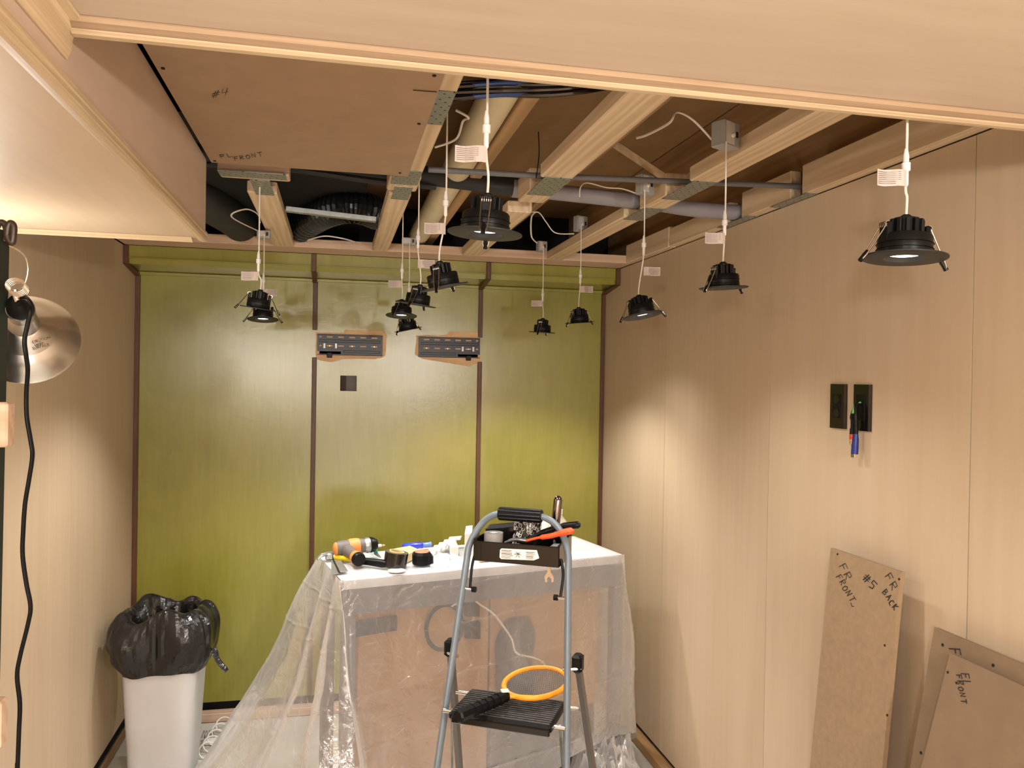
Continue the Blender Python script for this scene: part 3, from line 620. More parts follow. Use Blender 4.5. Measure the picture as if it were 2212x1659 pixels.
# ================================================================= wall plates on right wall
def wallplate(y0, y1, label, name):
    z0, z1 = CH-.124, CH+.0; t = thing(name, label, 'wall plate', (XR, (y0+y1)/2, z0), 'black wall plates on the right wall')
    b = MB(); x = XR
    b.prism([(x, y0, z0), (x-.004, y0, z0), (x-.008, y0+.005, z0+.0), (x-.008, y1-.005, z0), (x-.004, y1, z0), (x, y1, z0)], (0, 0, z1-z0))
    b.build('cover', blackg, t)
    MB().bbox((x-.0095, y0+.018, z0+.028), (x-.008, y1-.018, z1-.028), .001).build('insert', blackp, t)
    return t
yc1, yc2 = PX(1813, 880, XR).y, PX(1865, 880, XR).y
wp = wallplate(yc1-.036, yc1+.036, 'black two-socket wall plate, the farther of the pair', 'socket_plate')
for zz in (CH-.042, CH-.082): MB().lathe((XR-.0105, yc1, zz), (XR-.0094, yc1, zz), [(0, .013), (1, .013)], 16).build('socket', blackg, wp)
wp2 = wallplate(yc2-.036, yc2+.036, 'black wall plate with cables coming through its middle, the nearer of the pair', 'cable_plate')
def cablep(px, label, tipm, tipname, z1, rad, tape=False):
    p0 = Vector((XR-.008, yc2+.002, CH-.055)); pts = cr([p0+Vector((.006, 0, .004)), p0+Vector((-.012, 0, 0)), Vector((XR-.026, px, CH-.085)), Vector((XR-.024, px, z1+.03)), Vector((XR-.024, px, z1))], 6)
    t = thing('av_cable', label, 'cable', (XR-.024, px, z1-.04), 'cables from the right wall plate')
    MB().tube(pts, rad, 10).build('jacket', blackp, t, True)
    return t, Vector((XR-.024, px, z1))
t, e = cablep(yc2+.012, 'black cable with red band and gold plug hanging from the wall plate', None, None, CH-.128, .0045)
MB().lathe(e+Vector((0, 0, .01)), e-Vector((0, 0, .006)), [(0, .006), (1, .0065)], 12).build('boot', blackp, t, True)
MB().lathe(e-Vector((0, 0, .006)), e-Vector((0, 0, .020)), [(0, .0068), (1, .0068)], 14).build('red_band', redring, t, True)
MB().lathe(e-Vector((0, 0, .020)), e-Vector((0, 0, .042)), [(0, .006), (.25, .0068), (.3, .0055), (.6, .0066), (.62, .005), (.7, .0018), (1, .0014)], 14).build('gold_plug', brass, t, True)
t, e = cablep(yc2-.004, 'black cable with navy blue plug and metal tip hanging from the wall plate', None, None, CH-.150, .006)
MB().lathe(e+Vector((0, 0, .018)), e-Vector((0, -.004, .036)), [(0, .006), (.3, .0085), (1, .0095)], 12).build('blue_plug', bluepl, t, True)
MB().bbox((e.x-.006, e.y-.004, e.z-.046), (e.x+.006, e.y+.012, e.z-.034), .001).build('metal_tip', chrome, t)
MB().tube(cr([(XR-.006, yc2+.001, CH-.048), (XR-.022, yc2+.003, CH-.054), (XR-.030, yc2+.001, CH-.078)], 5), .0055, 10, flat=.6).build('green_tape', limeg, t, True)
# ================================================================= boards leaning against the right wall
def lean(ptl, ptr, wdir_drop, X, label, length, thick=.012):
    pass
def board(name, p_tl, p_tr, foot, thick, m, label, group):
    """p_tl/p_tr: top corners (far, near) on the wall side; foot: vector from top edge down the board"""
    nrm = (p_tr-p_tl).cross(foot).normalized()
    if nrm.x > 0: nrm = -nrm
    a, b, c, d = p_tl, p_tr, p_tr+foot, p_tl+foot
    base = (c+d)/2; t = thing(name, label, 'board', base, group)
    MB().hexa([d, c, c+nrm*thick, d+nrm*thick, a, b, b+nrm*thick, a+nrm*thick]).build('panel', m, t)
    return t, nrm*(thick+.0004)
GB = 'fibreboard offcuts leaning on the right wall'
def onplane(o, n): return lambda x, y: Vector((0, 0, CH))+ray(x, y)*((o-Vector((0, 0, CH))).dot(n)/ray(x, y).dot(n))
def leaning(tl, tr, wd, deg, m, label, ):
    td = (tr-tl); td.z = 0; td.normalize(); tr = tl+td*wd
    ft = Vector((-math.tan(R(deg)), 0, -1)); ft = ft-td*ft.dot(td); ft = ft*((tl.z-.002)/-ft.z)
    b, nf = board('leaning_board', tl, tr, ft, .012, m, label, GB)
    return b, nf, onplane(tl+nf*1.02, nf.normalized()), tl, td, ft.normalized()
def hole(b, pl, nf, x, y, r=.004):
    q = pl(x, y); n_ = nf.normalized(); MB().lathe(q-n_*.0015, q+n_*.0003, [(0, r), (1, r)], 10).build('screw_hole', ink, b)
b5, nf, pl5, *_ = leaning(PX(1803, 1184, 1.335), PX(1955, 1237, 1.335), .275, 4.9, mdf_l, 'tan fibreboard offcut marked FR FRONT, #5 and FR BACK, leaning on the right wall')
wpx('FR', pl5, (1813, 1224), (8.5, 19), (13, -7), b5); wpx('FRONT', pl5, (1806, 1247), (6.6, 11.5), (10.5, -6), b5); wpx('#5', pl5, (1862, 1250), (13, 16), (11, -13), b5, .0012)
wpx('FR', pl5, (1912, 1246), (9, 19.5), (12, -9), b5); wpx('BACK', pl5, (1906, 1280), (7, 11), (9, -8), b5, .0012); wpx('L', pl5, (1840, 1310), (8, -1), (-2, -8), b5)
for x, y in ((1809, 1197), (1942, 1251), (1916, 1545), (1911, 1394)): hole(b5, pl5, nf, x, y, .003)
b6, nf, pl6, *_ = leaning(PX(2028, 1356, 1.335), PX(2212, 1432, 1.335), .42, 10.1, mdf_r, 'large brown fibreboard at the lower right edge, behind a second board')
wpx('F', pl6, (2050, 1401), (4, 20), (23, 1), b6, .0013)
for x, y in ((2036, 1393), (2145, 1437), (1989, 1626)): hole(b6, pl6, nf, x, y, .0035)
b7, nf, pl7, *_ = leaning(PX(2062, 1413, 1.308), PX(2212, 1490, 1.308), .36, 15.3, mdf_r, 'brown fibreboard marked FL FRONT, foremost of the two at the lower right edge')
wpx('FL', pl7, (2076, 1455), (3, 16), (16.5, 1), b7); wpx('FRONT', pl7, (2065.5, 1458), (2.4, 13), (11, 0), b7)
for x, y in ((2047, 1452), (2066, 1475)): hole(b7, pl7, nf, x, y, .0028)
# ================================================================= table under the plastic sheet
TZ = .935
T0 = Vector((.028, 2.835, 0)); U = Vector((1.128, .245, 0)); Wd = Vector((-.083, .405, 0))
Un = U.normalized(); Wn = Vector((-Un.y, Un.x, 0))
def tp(u, v, z): return Vector((T0.x, T0.y, z)) + U*u + Wn*(.405*v)
tb = thing('work_table', 'narrow grey table hidden under the plastic sheet', 'table', tp(.5, .5, 0))
MB().hexa([tp(0.01, .02, TZ-.035), tp(.99, .02, TZ-.035), tp(.99, .98, TZ-.035), tp(.01, .98, TZ-.035), tp(.01, .02, TZ-.004), tp(.99, .02, TZ-.004), tp(.99, .98, TZ-.004), tp(.01, .98, TZ-.004)]).build('tabletop', mat('grey_table_top', (.50, .49, .48), .5), tb)
tlm = mat('grey_table_frame', (.14, .135, .14), .5)
MB().hexa([tp(0.02, .05, TZ-.13), tp(.98, .05, TZ-.13), tp(.98, .10, TZ-.13), tp(.02, .10, TZ-.13), tp(.02, .05, TZ-.035), tp(.98, .05, TZ-.035), tp(.98, .10, TZ-.035), tp(.02, .10, TZ-.035)]).build('apron', tlm, tb)
for u in (.0, .965):
    for v in (.04, .86):
        q = [tp(u+a, v+b, 0) for a, b in ((0.01, 0), (.05, 0), (.05, .1), (.01, .1))]
        MB().hexa([Vector((p.x, p.y, .002)) for p in q]+[Vector((p.x, p.y, TZ-.035)) for p in q]).build('leg', tlm, tb)
# things stored under the table, seen through the sheet
def cbox(u0, u1, v0, v1, z0, z1, label, name='cardboard_box', m=card):
    o = MB().hexa([tp(u0, v0, z0), tp(u1, v0, z0), tp(u1, v1, z0), tp(u0, v1, z0), tp(u0, v0, z1), tp(u1, v0, z1), tp(u1, v1, z1), tp(u0, v1, z1)]).build(name, m)
    return tag(o, label, 'box', 'cardboard seen through the plastic sheet')
cbox(.075, .52, .22, .80, .003, .80, 'large brown cardboard box behind the sheet at left under the table')
cbox(.53, .955, .24, .80, .30, .815, 'large brown cardboard box behind the sheet at right under the table')
tag(MB().hexa([tp(.54, .26, .003), tp(.95, .26, .003), tp(.95, .85, .003), tp(.54, .85, .003), tp(.54, .26, .298), tp(.95, .26, .298), tp(.95, .85, .298), tp(.54, .85, .298)]).build('storage_crate', mat('dark_crate', (.045, .042, .05), .5)), 'dark grey crate at the bottom right beneath the covered table', 'crate')
# spare bracket
sb = MB(); ya = tp(.06, .10, 0)
def onfront(px, py, v): # point on plane parallel to the table front at inset v
    d = ray(px, py); n_ = Wn; c0 = tp(0, v, 0); t_ = (c0-Vector((0, 0, CH))).dot(n_)/d.dot(n_); return Vector((0, 0, CH))+d*t_
q = [onfront(x, y, .15) for x, y in ((765, 1345), (858, 1330), (858, 1362), (768, 1376))]
tag(MB().prism(q, Wn*.012).build('spare_bracket', blackm), 'dark slotted metal bracket behind the sheet at upper left of the box', 'bracket')
q = onfront(960, 1355, .16)
tag(MB().tube([q+Un*(.072*math.cos(a))+Vector((0, 0, .085*math.sin(a))) for a in [2*math.pi*i/40 for i in range(40)]], .008, 8, closed=True).build('coiled_cable', blackp, smooth=True), 'black coiled cable loop seen through the sheet', 'cable')
pc = thing('power_adapter', 'black plug adapters on a white cord seen through the sheet', 'adapter', onfront(1020, 1360, .12))
for (x0, y0, x1, y1) in ((1008, 1304, 1036, 1332), (1008, 1344, 1038, 1380)):
    q = [onfront(x, y, .12) for x, y in ((x0, y0), (x1, y0), (x1, y1), (x0, y1))]; MB().prism(q, Wn*.03).build('plug_block', blackp, pc)
MB().tube(cr([onfront(x, y, .08) for x, y in ((975, 1310), (1000, 1296), (1020, 1294), (1040, 1308), (1065, 1325), (1085, 1350), (1105, 1380), (1112, 1405), (1122, 1414), (1150, 1420), (1172, 1430), (1183, 1450))], 6), .0042, 8).build('cord', cablew, pc, True)
db = MB(); rings = []
for i in range(13):
    t = i/12; c = onfront(1120-10*math.sin(t*3), 1335+190*t, .2); ww = .045+.045*math.sin(t*math.pi)+.012*math.sin(t*9)
    rings.append([c+Un*(ww*math.cos(a))+Wn*(.035*math.sin(a)) for a in [2*math.pi*j/20 for j in range(20)]])
db.grid(rings, True); db.f.append(list(range(20))[::-1]); db.f.append([len(db.v)-20+j for j in range(20)])
tag(db.build('dark_bag', mat('dark_cloth', (.035, .032, .032), .8), smooth=True), 'dark cloth bundle hanging behind the sheet at the middle of the table', 'bag')
# ---- the sheet itself
def sheet():
    # rays: (edge point, mid point, hem point)
    rays = []
    def e(u, v): return tp(u, v, TZ+.002)
    floor = .012
    def add(top, mid, hem, mid2=None): rays.append([Vector(top), Vector(top).lerp(Vector(mid), .5)+Vector((0, 0, .02)), Vector(mid), Vector(mid2) if mid2 else Vector(mid).lerp(Vector(hem), .5), Vector(hem)])
    O = lambda u, d, z: tp(u, 0, z)-Wn*d
    # front, left to right
    add(e(.0, 0), O(.03, .03, .55), O(.10, .14, floor))
    add(e(.04, 0), O(.05, .02, .55), O(.10, .05, floor+.0))
    add(e(.14, 0), O(.14, .010, .55), O(.15, .03, floor))
    add(e(.28, 0), O(.28, .010, .55), O(.28, .03, floor))
    add(e(.42, 0), O(.42, .006, .50), O(.42, .03, .03))
    add(e(.56, 0), O(.56, .010, .50), O(.56, .03, .06))
    add(e(.70, 0), O(.69, .006, .52), O(.70, .03, .10))
    add(e(.82, 0), O(.80, .012, .55), O(.80, .02, .16))
    add(e(.92, 0), O(.90, .006, .55), O(.90, .02, .19))
    add(e(1.0, 0), O(.995, .012, .58), O(.99, .012, .20))
    # right side
    R_ = lambda v, d, z: tp(1, v, z)+Un*d
    add(e(1.0, .04), R_(-.02, .045, .60), R_(-.02, .075, .19))
    add(e(1.0, .3), R_(.25, .10, .55), R_(.3, .135, .10))
    add(e(1.0, .65), R_(.62, .09, .5), R_(.65, .125, .06))
    add(e(1.0, 1.0), R_(.98, .07, .5), R_(1.0, .10, .06))
    # back
    B_ = lambda u, d, z: tp(u, 1, z)+Wn*d
    # left fan, from the back left corner round to the front left corner
    L = lambda x, y, z: Vector((x, y, z))
    add(e(0, 1.0), (-.245, 3.33, .50), PZ(436, 1656, .008)+Vector((0, .03, 0)), (-.40, 3.36, .25))
    add(e(0, .80), (-.22, 3.20, .50), (-.56, 3.22, .008), (-.37, 3.22, .25))
    add(e(0, .60), (-.11, 3.08, .50), (-.38, 3.06, .008), (-.23, 3.08, .25))
    add(e(0, .42), (-.14, 2.96, .50), (-.36, 2.86, .008), (-.24, 2.91, .25))
    add(e(0, .25), (-.03, 2.90, .52), (-.16, 2.78, .008), (-.09, 2.85, .25))
    add(e(0, .12), (-.05, 2.79, .52), (-.12, 2.61, .008), (-.09, 2.70, .25))
    add(e(0, .03), (.065, 2.75, .55), (.13, 2.57, .008), (.10, 2.67, .25))
    n = len(rays); NU = 28; NV = 42
    # spline down each ray then around
    cols = [cr(r, NV) for r in rays]; nv = len(cols[0]); rows = []
    k0 = 14   # first ray of the left fan; the sheet is open at the back against the wall
    cols = cols[k0:]+cols[:k0]
    for j in range(nv): rows.append(cr([c[j] for c in cols], NU))
    nu = len(rows[0]); out = []
    cen = tp(.5, .5, 0)
    for j in range(nv):
        v = j/(nv-1); row = []
        for i in range(nu):
            p = rows[j][i].copy(); q = p-cen; q.z = 0; q.normalize()
            ang = i/nu
            left = .35+.65*max(0, min(1, (.35-p.x)/.4))
            amp = min(1, v*2.2)
            s = noise.noise(Vector((i/26, v*.9, 3.1)))*.024*amp*left+noise.noise(Vector((i/10, v*1.6, 9.1)))*.007*amp*left
            s += noise.noise(Vector((p.x*6, p.y*6, p.z*5)))*.010*amp
            s += (noise.noise(Vector((p.x*14, p.y*14, p.z*9)))*.0024 if left < .5 else noise.noise(Vector((p.x*9, p.y*9, p.z*5)))*.004+abs(noise.noise(Vector((p.x*17, p.y*17, p.z*11))))*.005*amp)
            # fold lines of the folded-up sheet
            sl = p.z-.10*(p-T0).dot(Un)
            for zf_ in (.13, .33, .52, .70, .84):
                d = abs(sl-zf_); s += .003*max(0, 1-d/.006)
            s += .013*amp*(1-left)*(.35+noise.noise(Vector((p.x*3.1+p.z*1.5, p.z*3.4-p.x*1.2, 2.2))))
            dd_ = max(0.0, s+.004)
            if left < .5: dd_ = .003+max(-.002, s*.9)
            p += q*dd_
            if v > .9: p.z = max(p.z, .006)
            if v > .8: p.z += abs(noise.noise(Vector((i/12, v*5, 1))))*.03*(v-.8)*5*left
            row.append(p)
        out.append(row)
    mb = MB(); mb.grid(out)
    # top
    tops = []; M_ = 60; K = 24
    for a in range(K+1):
        vv = a/K; tops.append([tp(b/M_, vv, TZ+.002+.0035*noise.noise(Vector((b/5, a/5, 0)))*min(1, 4*min(vv, 1-vv, b/M_, 1-b/M_))) for b in range(M_+1)])
    mb.grid(tops)
    o = mb.build('plastic_sheet', sheetm, smooth=True)
    tag(o, 'translucent white plastic dust sheet draped over the table to the floor', 'plastic sheet')
    # crumpled tail on the floor at the right
    t2 = MB(); rows = []
    for j in range(22):
        r = []
        for i in range(50):
            c = Vector((.94+.30*i/49, 2.93+.26*j/21, .03)); k_ = Vector((i/5, j/4, 0))
            z = .05+.09*math.sin(math.pi*j/21)+.12*abs(noise.noise(k_))+.06*abs(noise.noise(k_*2.3))*1.2
            r.append(Vector((c.x+.02*noise.noise(k_+Vector((5, 0, 0))), c.y+.02*noise.noise(k_+Vector((0, 7, 0))), z*min(1, 6*min(i/49, 1-i/49, j/21, 1-j/21)+.1))))
        rows.append(r)
    t2.grid(rows); t2.build('sheet_tail', sheetm, o if False else None, True)
    return o
sh = sheet()
so = bpy.data.objects['sheet_tail']
me = so.data; me.transform(Matrix.Translation(so.location-sh.location)); so.location = (0, 0, 0); so.parent = sh
# ================================================================= things on the table
TT = TZ+.0065
def ot(px, py, dz=0): return PZ(px, py, TT)+Vector((0, 0, dz))
# drill
c0 = ot(757, 1222); Yd = ot(757, 1213).y
dr = thing('power_drill', 'orange and grey cordless drill lying on its side on the table', 'drill', c0)
pa, pbb = PY(722, 1186, Yd+.02), PY(790, 1178, Yd+.05); ax = pbb-pa
MB().lathe(pa, pbb, [(0, .0), (0, .017), (.04, .024), (.15, .028), (.5, .030), (.8, .030), (.95, .026), (1, .024)], 24).build('body', drillg, dr, True)
MB().lathe(pa-ax*.03, pa+ax*.06, [(0, .012), (.3, .020), (.7, .024), (1, .0255)], 20).build('rear_cap', orange_d, dr, True)
MB().lathe(pa+ax*.45, pa+ax*.78, [(0, .0305), (.2, .0325), (.8, .0325), (1, .0305)], 24).build('orange_shell', orange_d, dr, True)
MB().lathe(pbb-ax*.05, pbb+ax*.12, [(0, .026), (.5, .031), (1, .029)], 24).build('clutch_ring', steel, dr, True)
MB().lathe(pbb+ax*.12, pbb+ax*.36, [(0, .029), (.1, .031), (.55, .028), (1, .020)], 20).build('chuck', blackp, dr, True)
ha, hb = PY(752, 1190, Yd), PY(777, 1210, Yd-.115)
MB().lathe(ha, hb, [(0, .024), (.3, .019), (.6, .021), (.8, .026)], 20).build('handle', drillg, dr, True)
MB().lathe(ha+(hb-ha)*.62, ha+(hb-ha)*.86, [(0, .0225), (1, .0272)], 20).build('battery_band', orange_d, dr, True)
MB().lathe(ha+(hb-ha)*.84, hb, [(0, .026), (.6, .026), (1, .023)], 24).build('battery', blackp, dr, True)
# hammer
hm = thing('claw_hammer', 'claw hammer with yellow and black handle under the drill', 'hammer', ot(760, 1230))
h0, h1 = ot(712, 1210, .014), ot(836, 1228, .016)
MB().tube([h0.lerp(h1, .1), h0.lerp(h1, .45)], .010, 12).build('yellow_shaft', yellow, hm, True)
MB().tube([h0.lerp(h1, t) for t in (.44, .5, .7, .92, 1)], [.010, .0145, .0135, .0155, .012], 16).build('black_grip', blackp, hm, True)
hd = MB(); hd.bbox((h0.x-.016, h0.y-.012, TT+.002), (h0.x+.014, h0.y+.03, TT+.028), .004)
for s in (-1, 1): hd.tube(cr([h0+Vector((-.01, .01*s, .01)), h0+Vector((-.030, .013*s-.008, .008)), h0+Vector((-.045, .014*s-.02, -.004))], 5), [.008]*6+[.006]*4+[.003], 8, flat=.7)
hd.build('claw_head', steel, hm, True)
# pliers (green)
gp = thing('green_pliers', 'pliers with green grips behind the drill handle', 'pliers', ot(800, 1200))
for s in (0, 1): MB().tube(cr([ot(790+8*s, 1186+8*s, .02), ot(803+6*s, 1190+6*s, .022), ot(812, 1198+6*s, .016)], 5), .008, 10).build('grip', greenp, gp, True)
MB().tube(cr([ot(812, 1202, .012), ot(822, 1210, .01)], 4), [.008, .008, .006, .005, .003], 8, flat=.6).build('jaw', steel, gp, True)
# steel hinge plates
sp_ = thing('steel_hinge_plate', 'flat galvanised hinge plates at the front left corner of the table', 'metal plate', ot(735, 1230))
q = [ot(718, 1208, .006), ot(731, 1207, .006), ot(752, 1238, .006), ot(733, 1240, .006)]; MB().prism(q, (0, 0, .002)).build('leaf', steel, sp_)
q = [ot(716, 1210, .002), ot(719, 1209, .002), ot(733, 1240, .002), ot(716, 1243, .002)]; MB().prism(q, (0, 0, .002)).build('leaf', steel, sp_)
MB().tube([ot(718, 1208, .006), ot(733, 1240, .006)], .003, 8).build('pin', blackp, sp_, True)
# pencil/ white marker at the back
mk = thing('white_marker', 'white pointed marker lying behind the drill chuck', 'marker', ot(818, 1190))
MB().lathe(ot(802, 1188, .013), ot(826, 1185, .013), [(0, .007), (.85, .007), (.9, .005)], 14).build('barrel', white, mk, True)
MB().lathe(ot(826, 1185, .013), ot(832, 1184.5, .013), [(0, .005), (1, .0012)], 12).build('tip', paper, mk, True)
# black tape roll (leaning on edge)
tr_ = thing('tape_roll', 'large roll of black tape in the middle of the table', 'tape roll', ot(856, 1225))
ca = ot(853, 1228); tx = Vector((.08, 0, 1)).normalized()
MB().lathe(ca+Vector((0, .02, .002)), ca+Vector((0, .02, .002))+Vector((.008, .0, .055)), [(0, .026), (0, .0435), (1, .0435), (1, .026), (0, .026)], 36, False).build('tape', tapeb, tr_, True)
MB().lathe(ca+Vector((.006, .02, .048)), ca+Vector((.0085, .02, .060)), [(0, .024), (0, .028), (1, .028), (1, .024), (0, .024)], 30, False).build('core', paper, tr_, True)
tag(MB().lathe(ot(857, 1234, .001), ot(857, 1234, .005), [(0, .030), (.3, .032), (.7, .032), (1, .030)], 30).build('white_disc', mat('pink_white', (.72, .58, .52), .5)), 'flat pale disc partly under the black tape roll', 'disc')
# tape measure
tm = thing('tape_measure', 'black tape measure with orange top right of the black tape roll', 'tape measure', ot(912, 1224))
cc = ot(911, 1219)
MB().lathe(cc, cc+Vector((0, 0, .048)), [(0, .030), (.08, .037), (.3, .038), (.8, .038), (1, .031)], 10).build('case', blackp, tm, False)
MB().lathe(cc+Vector((0, 0, .047)), cc+Vector((0, 0, .051)), [(0, .028), (1, .024), (1, 0)], 20, False).build('orange_face', mat('dull_orange', (.50, .18, .10), .5), tm, True)
MB().bbox((cc.x+.018, cc.y-.022, TT), (cc.x+.042, cc.y+.022, TT+.038), .006).build('tape_mouth', blackp, tm)
# cork / brown card behind, pale card
tag(MB().prism([ot(850, 1203, .002), ot(885, 1196, .002), ot(903, 1204, .002), ot(880, 1216, .002)], (0, 0, .03)).build('wood_offcut', paper), 'small pale wood offcut between the black tape and the tape measure', 'offcut')
# screwdriver blue
sd = thing('screwdriver', 'screwdriver with translucent blue handle at the back of the table', 'screwdriver', ot(898, 1192))
MB().lathe(ot(870, 1190, .016), ot(912, 1186, .016), [(0, .010), (.06, .0145), (.6, .015), (.85, .012), (1, .013)], 16).build('handle', blue, sd, True)
MB().lathe(ot(912, 1186, .016), ot(930, 1184, .016), [(0, .011), (.2, .009), (.8, .009), (1, .011)], 14).build('collar', mat('light_blue', (.15, .25, .75), .3), sd, True)
# silver parts in bag
pbg = thing('parts_bag', 'clear bag of folded silver brackets left of the ladder rail', 'bag', ot(960, 1215))
for i in range(6):
    a0 = ot(912+11*i, 1203-4.2*i+2, .010+.004*i)
    MB().hexa([a0, a0+Vector((.052, -.004, .003)), a0+Vector((.064, .03, .006)), a0+Vector((.012, .036, .006)), a0+Vector((0, 0, .003)), a0+Vector((.052, -.004, .010)), a0+Vector((.064, .03, .014)), a0+Vector((.012, .036, .010))]).build('bracket', mat('bright_silver', (.70, .71, .74), .3, metal=.5), pbg)
rows = []
for j in range(12):
    rows.append([ot(930+78*i/20-8*j/11, 1226-22*j/11, .003+.030*abs(noise.noise(Vector((i/3, j/3, 2))))*1.6*math.sin(math.pi*i/20)) for i in range(21)])
bb = MB(); bb.grid(rows); bb.build('clear_film', sheetm, pbg, True)
tag(MB().prism([ot(968, 1184, 0), ot(982, 1182, 0), ot(990, 1200, 0), ot(974, 1203, 0)], (0, 0, .035)).build('white_carton', white), 'small white carton standing behind the bag of brackets', 'carton')
# white box behind left ladder rail, card under the tray
tag(MB().prism([ot(1003, 1200), ot(1018, 1198), ot(1020, 1178), ot(1006, 1180)], (0, 0, .085)).build('white_box', white), 'tall white box behind the left ladder rail', 'box')
tag(MB().prism([ot(1035, 1214), ot(1100, 1208), ot(1100, 1196), ot(1030, 1192)], (0, 0, .006)).build('yellow_card', paper), 'yellowish cardboard sheet on the table seen below the ladder tray', 'cardboard')
# bottles
bt = thing('plastic_bottle', 'clear plastic bottle with yellow liquid at the back right of the table', 'bottle', PZ(1206, 1185, TT))
bc = PZ(1206, 1186, TT)
MB().lathe(bc, bc+Vector((0, 0, .165)), [(0, .030), (.03, .034), (.70, .034), (.84, .016), (.9, .014)], 24).build('body', glassy, bt, True)
MB().lathe(bc+Vector((0, 0, .06)), bc+Vector((0, 0, .115)), [(0, .0345), (1, .0345)], 24, False).build('yellow_label', mat('label_yellow', (.75, .68, .22), .5), bt, True)
MB().lathe(bc+Vector((0, 0, .147)), bc+Vector((0, 0, .165)), [(0, .016), (1, .016)], 18).build('cap', white, bt, True)
tag(MB().lathe(PZ(1178, 1188, TT), PZ(1178, 1188, TT)+Vector((0, 0, .14)), [(0, .03), (.6, .03), (.9, .012), (1, .008)], 20).build('glue_bottle', white, smooth=True), 'white squeeze bottle left of the clear bottle', 'bottle')
tag(MB().prism([ot(1222, 1172), ot(1232, 1171), ot(1229, 1166), ot(1221, 1168)], (0, 0, .004)).build('scrap', paper), 'small scrap on the sheet right of the bottle', 'scrap')
# ================================================================= step ladder
LA = R(-29.5)
top = Vector((0, 0, CH))+ray(1124, 1112)*2.20
# local frame: x lateral, y back, z up
LT = Matrix.Translation((top.x, top.y, 0)) @ Matrix.Rotation(LA, 4, 'Z') @ Matrix.Translation((0, -.075, 0))
HT = top.z
lad = thing('step_ladder', 'grey folding step ladder with black tray and step in front of the table', 'step ladder', LT @ Vector((0, 0, 0)))
def ly(z): return -.21+.285*(z/HT)
def lx(z): return .212-.075*(z/HT)
arch = []
pts = [(-lx(0), ly(0), .01), (-lx(.4), ly(.4), .4), (-lx(.8), ly(.8), .8), (-lx(HT-.16), ly(HT-.16), HT-.16), (-lx(HT-.085)+.003, ly(HT-.08), HT-.085), (-.108, ly(HT), HT-.028), (-.065, ly(HT), HT-.002), (0, ly(HT), HT)]
pts = pts+[(-x, y, z) for x, y, z in pts[::-1][1:]]
for nm, P_ in (('front_rail', cr(pts, 8)),):
    MB(LT).tube(P_, .0115, 10, flat=.8).build(nm, railm, lad, True)
g = MB(LT); g.tube([(-.062, ly(HT), HT), (.062, ly(HT), HT)], .0165, 16); 
for i in range(10):
    A = 2*math.pi*i/10; g.tube([(-.06, ly(HT)+.0165*math.cos(A), HT+.0165*math.sin(A)), (.06, ly(HT)+.0165*math.cos(A), HT+.0165*math.sin(A))], .0025, 5)
g.build('grip', blackp, lad, True)
zh = .905
for s in (-1, 1):
    MB(LT).bar((s*.180, ly(zh)+.03, zh), (s*.235, .36, .005), .024, .014, (1, 0, 0)).build('rear_leg', legm, lad)
    MB(LT).bbox((s*.180-.014, ly(zh)+.012, zh-.025), (s*.180+.014, ly(zh)+.048, zh+.022), .006).build('hinge_cap', blackp, lad)
    MB(LT).tube([(s*(lx(zh)-.012), ly(zh), zh-.012), (s*.19, ly(zh)+.02, zh-.012)], .005, 8).build('pivot_bolt', chrome, lad, True)
    MB(LT).tube([(s*.148, ly(.76), .76), (s*.185, ly(.3)+.22, .06)], .0035, 6).build('brace_rod', steel, lad, True)
# step platform
zs_ = .775
st = MB(LT); st.bbox((-.140, ly(zs_)-.055, zs_-.022), (.138, ly(zs_)+.115, zs_), .006); st.build('step', blackp, lad)
rb = MB(LT)
for i in range(13): y = ly(zs_)-.046+.0125*i; rb.bbox((-.132, y, zs_-.002), (.132, y+.006, zs_+.0022), .001)
rb.build('step_ridge', mat('worn_black', (.035, .03, .028), .4, var=.5, vscale=60), lad)
MB(LT).tube([(-lx(zs_), ly(zs_)-.02, zs_-.014), (lx(zs_), ly(zs_)-.02, zs_-.014)], .006, 10).build('step_rod', chrome, lad, True)
MB(LT).tube([(-lx(zs_)-.01, ly(zs_)+.10, zs_-.010), (lx(zs_)+.01, ly(zs_)+.10, zs_-.010)], .006, 10).build('step_rod', chrome, lad, True)
MB(LT).bbox((-.13, ly(zs_)-.060, zs_-.026), (.135, ly(zs_)-.050, zs_-.006), .003).build('step_lip', blackg, lad)
# lower steps (continuing below the picture)
for z_ in (.52, .27):
    MB(LT).bbox((-.155, ly(z_)-.07, z_-.022), (.155, ly(z_)+.09, z_), .006).build('step', blackp, lad)
# tray
zt1 = HT-.073; zt0 = HT-.128; y0 = ly(zt0)-.012; y1 = y0+.15
tr = MB(LT)
tr.bbox((-.122, y0, zt0), (.122, y0+.005, zt1), .002); tr.bbox((-.122, y1-.005, zt0), (.122, y1, zt1+.012), .002)
tr.bbox((-.122, y0, zt0), (-.117, y1, zt1+.006), .002); tr.bbox((.117, y0, zt0), (.122, y1, zt1+.006), .002); tr.bbox((-.122, y0, zt0), (.122, y1, zt0+.004), .002)
tr.build('tray', blackg, lad)
MB(LT).prism([(-.044, y0-.0012, zt0+.036), (-.040, y0-.0012, zt0+.040), (.060, y0-.0012, zt0+.043), (.067, y0-.0012, zt0+.022), (.052, y0-.0012, zt0+.015), (-.040, y0-.0012, zt0+.011), (-.045, y0-.0012, zt0+.015)], (0, .001, 0)).build('warning_label', white, lad)
lt = MB(LT)
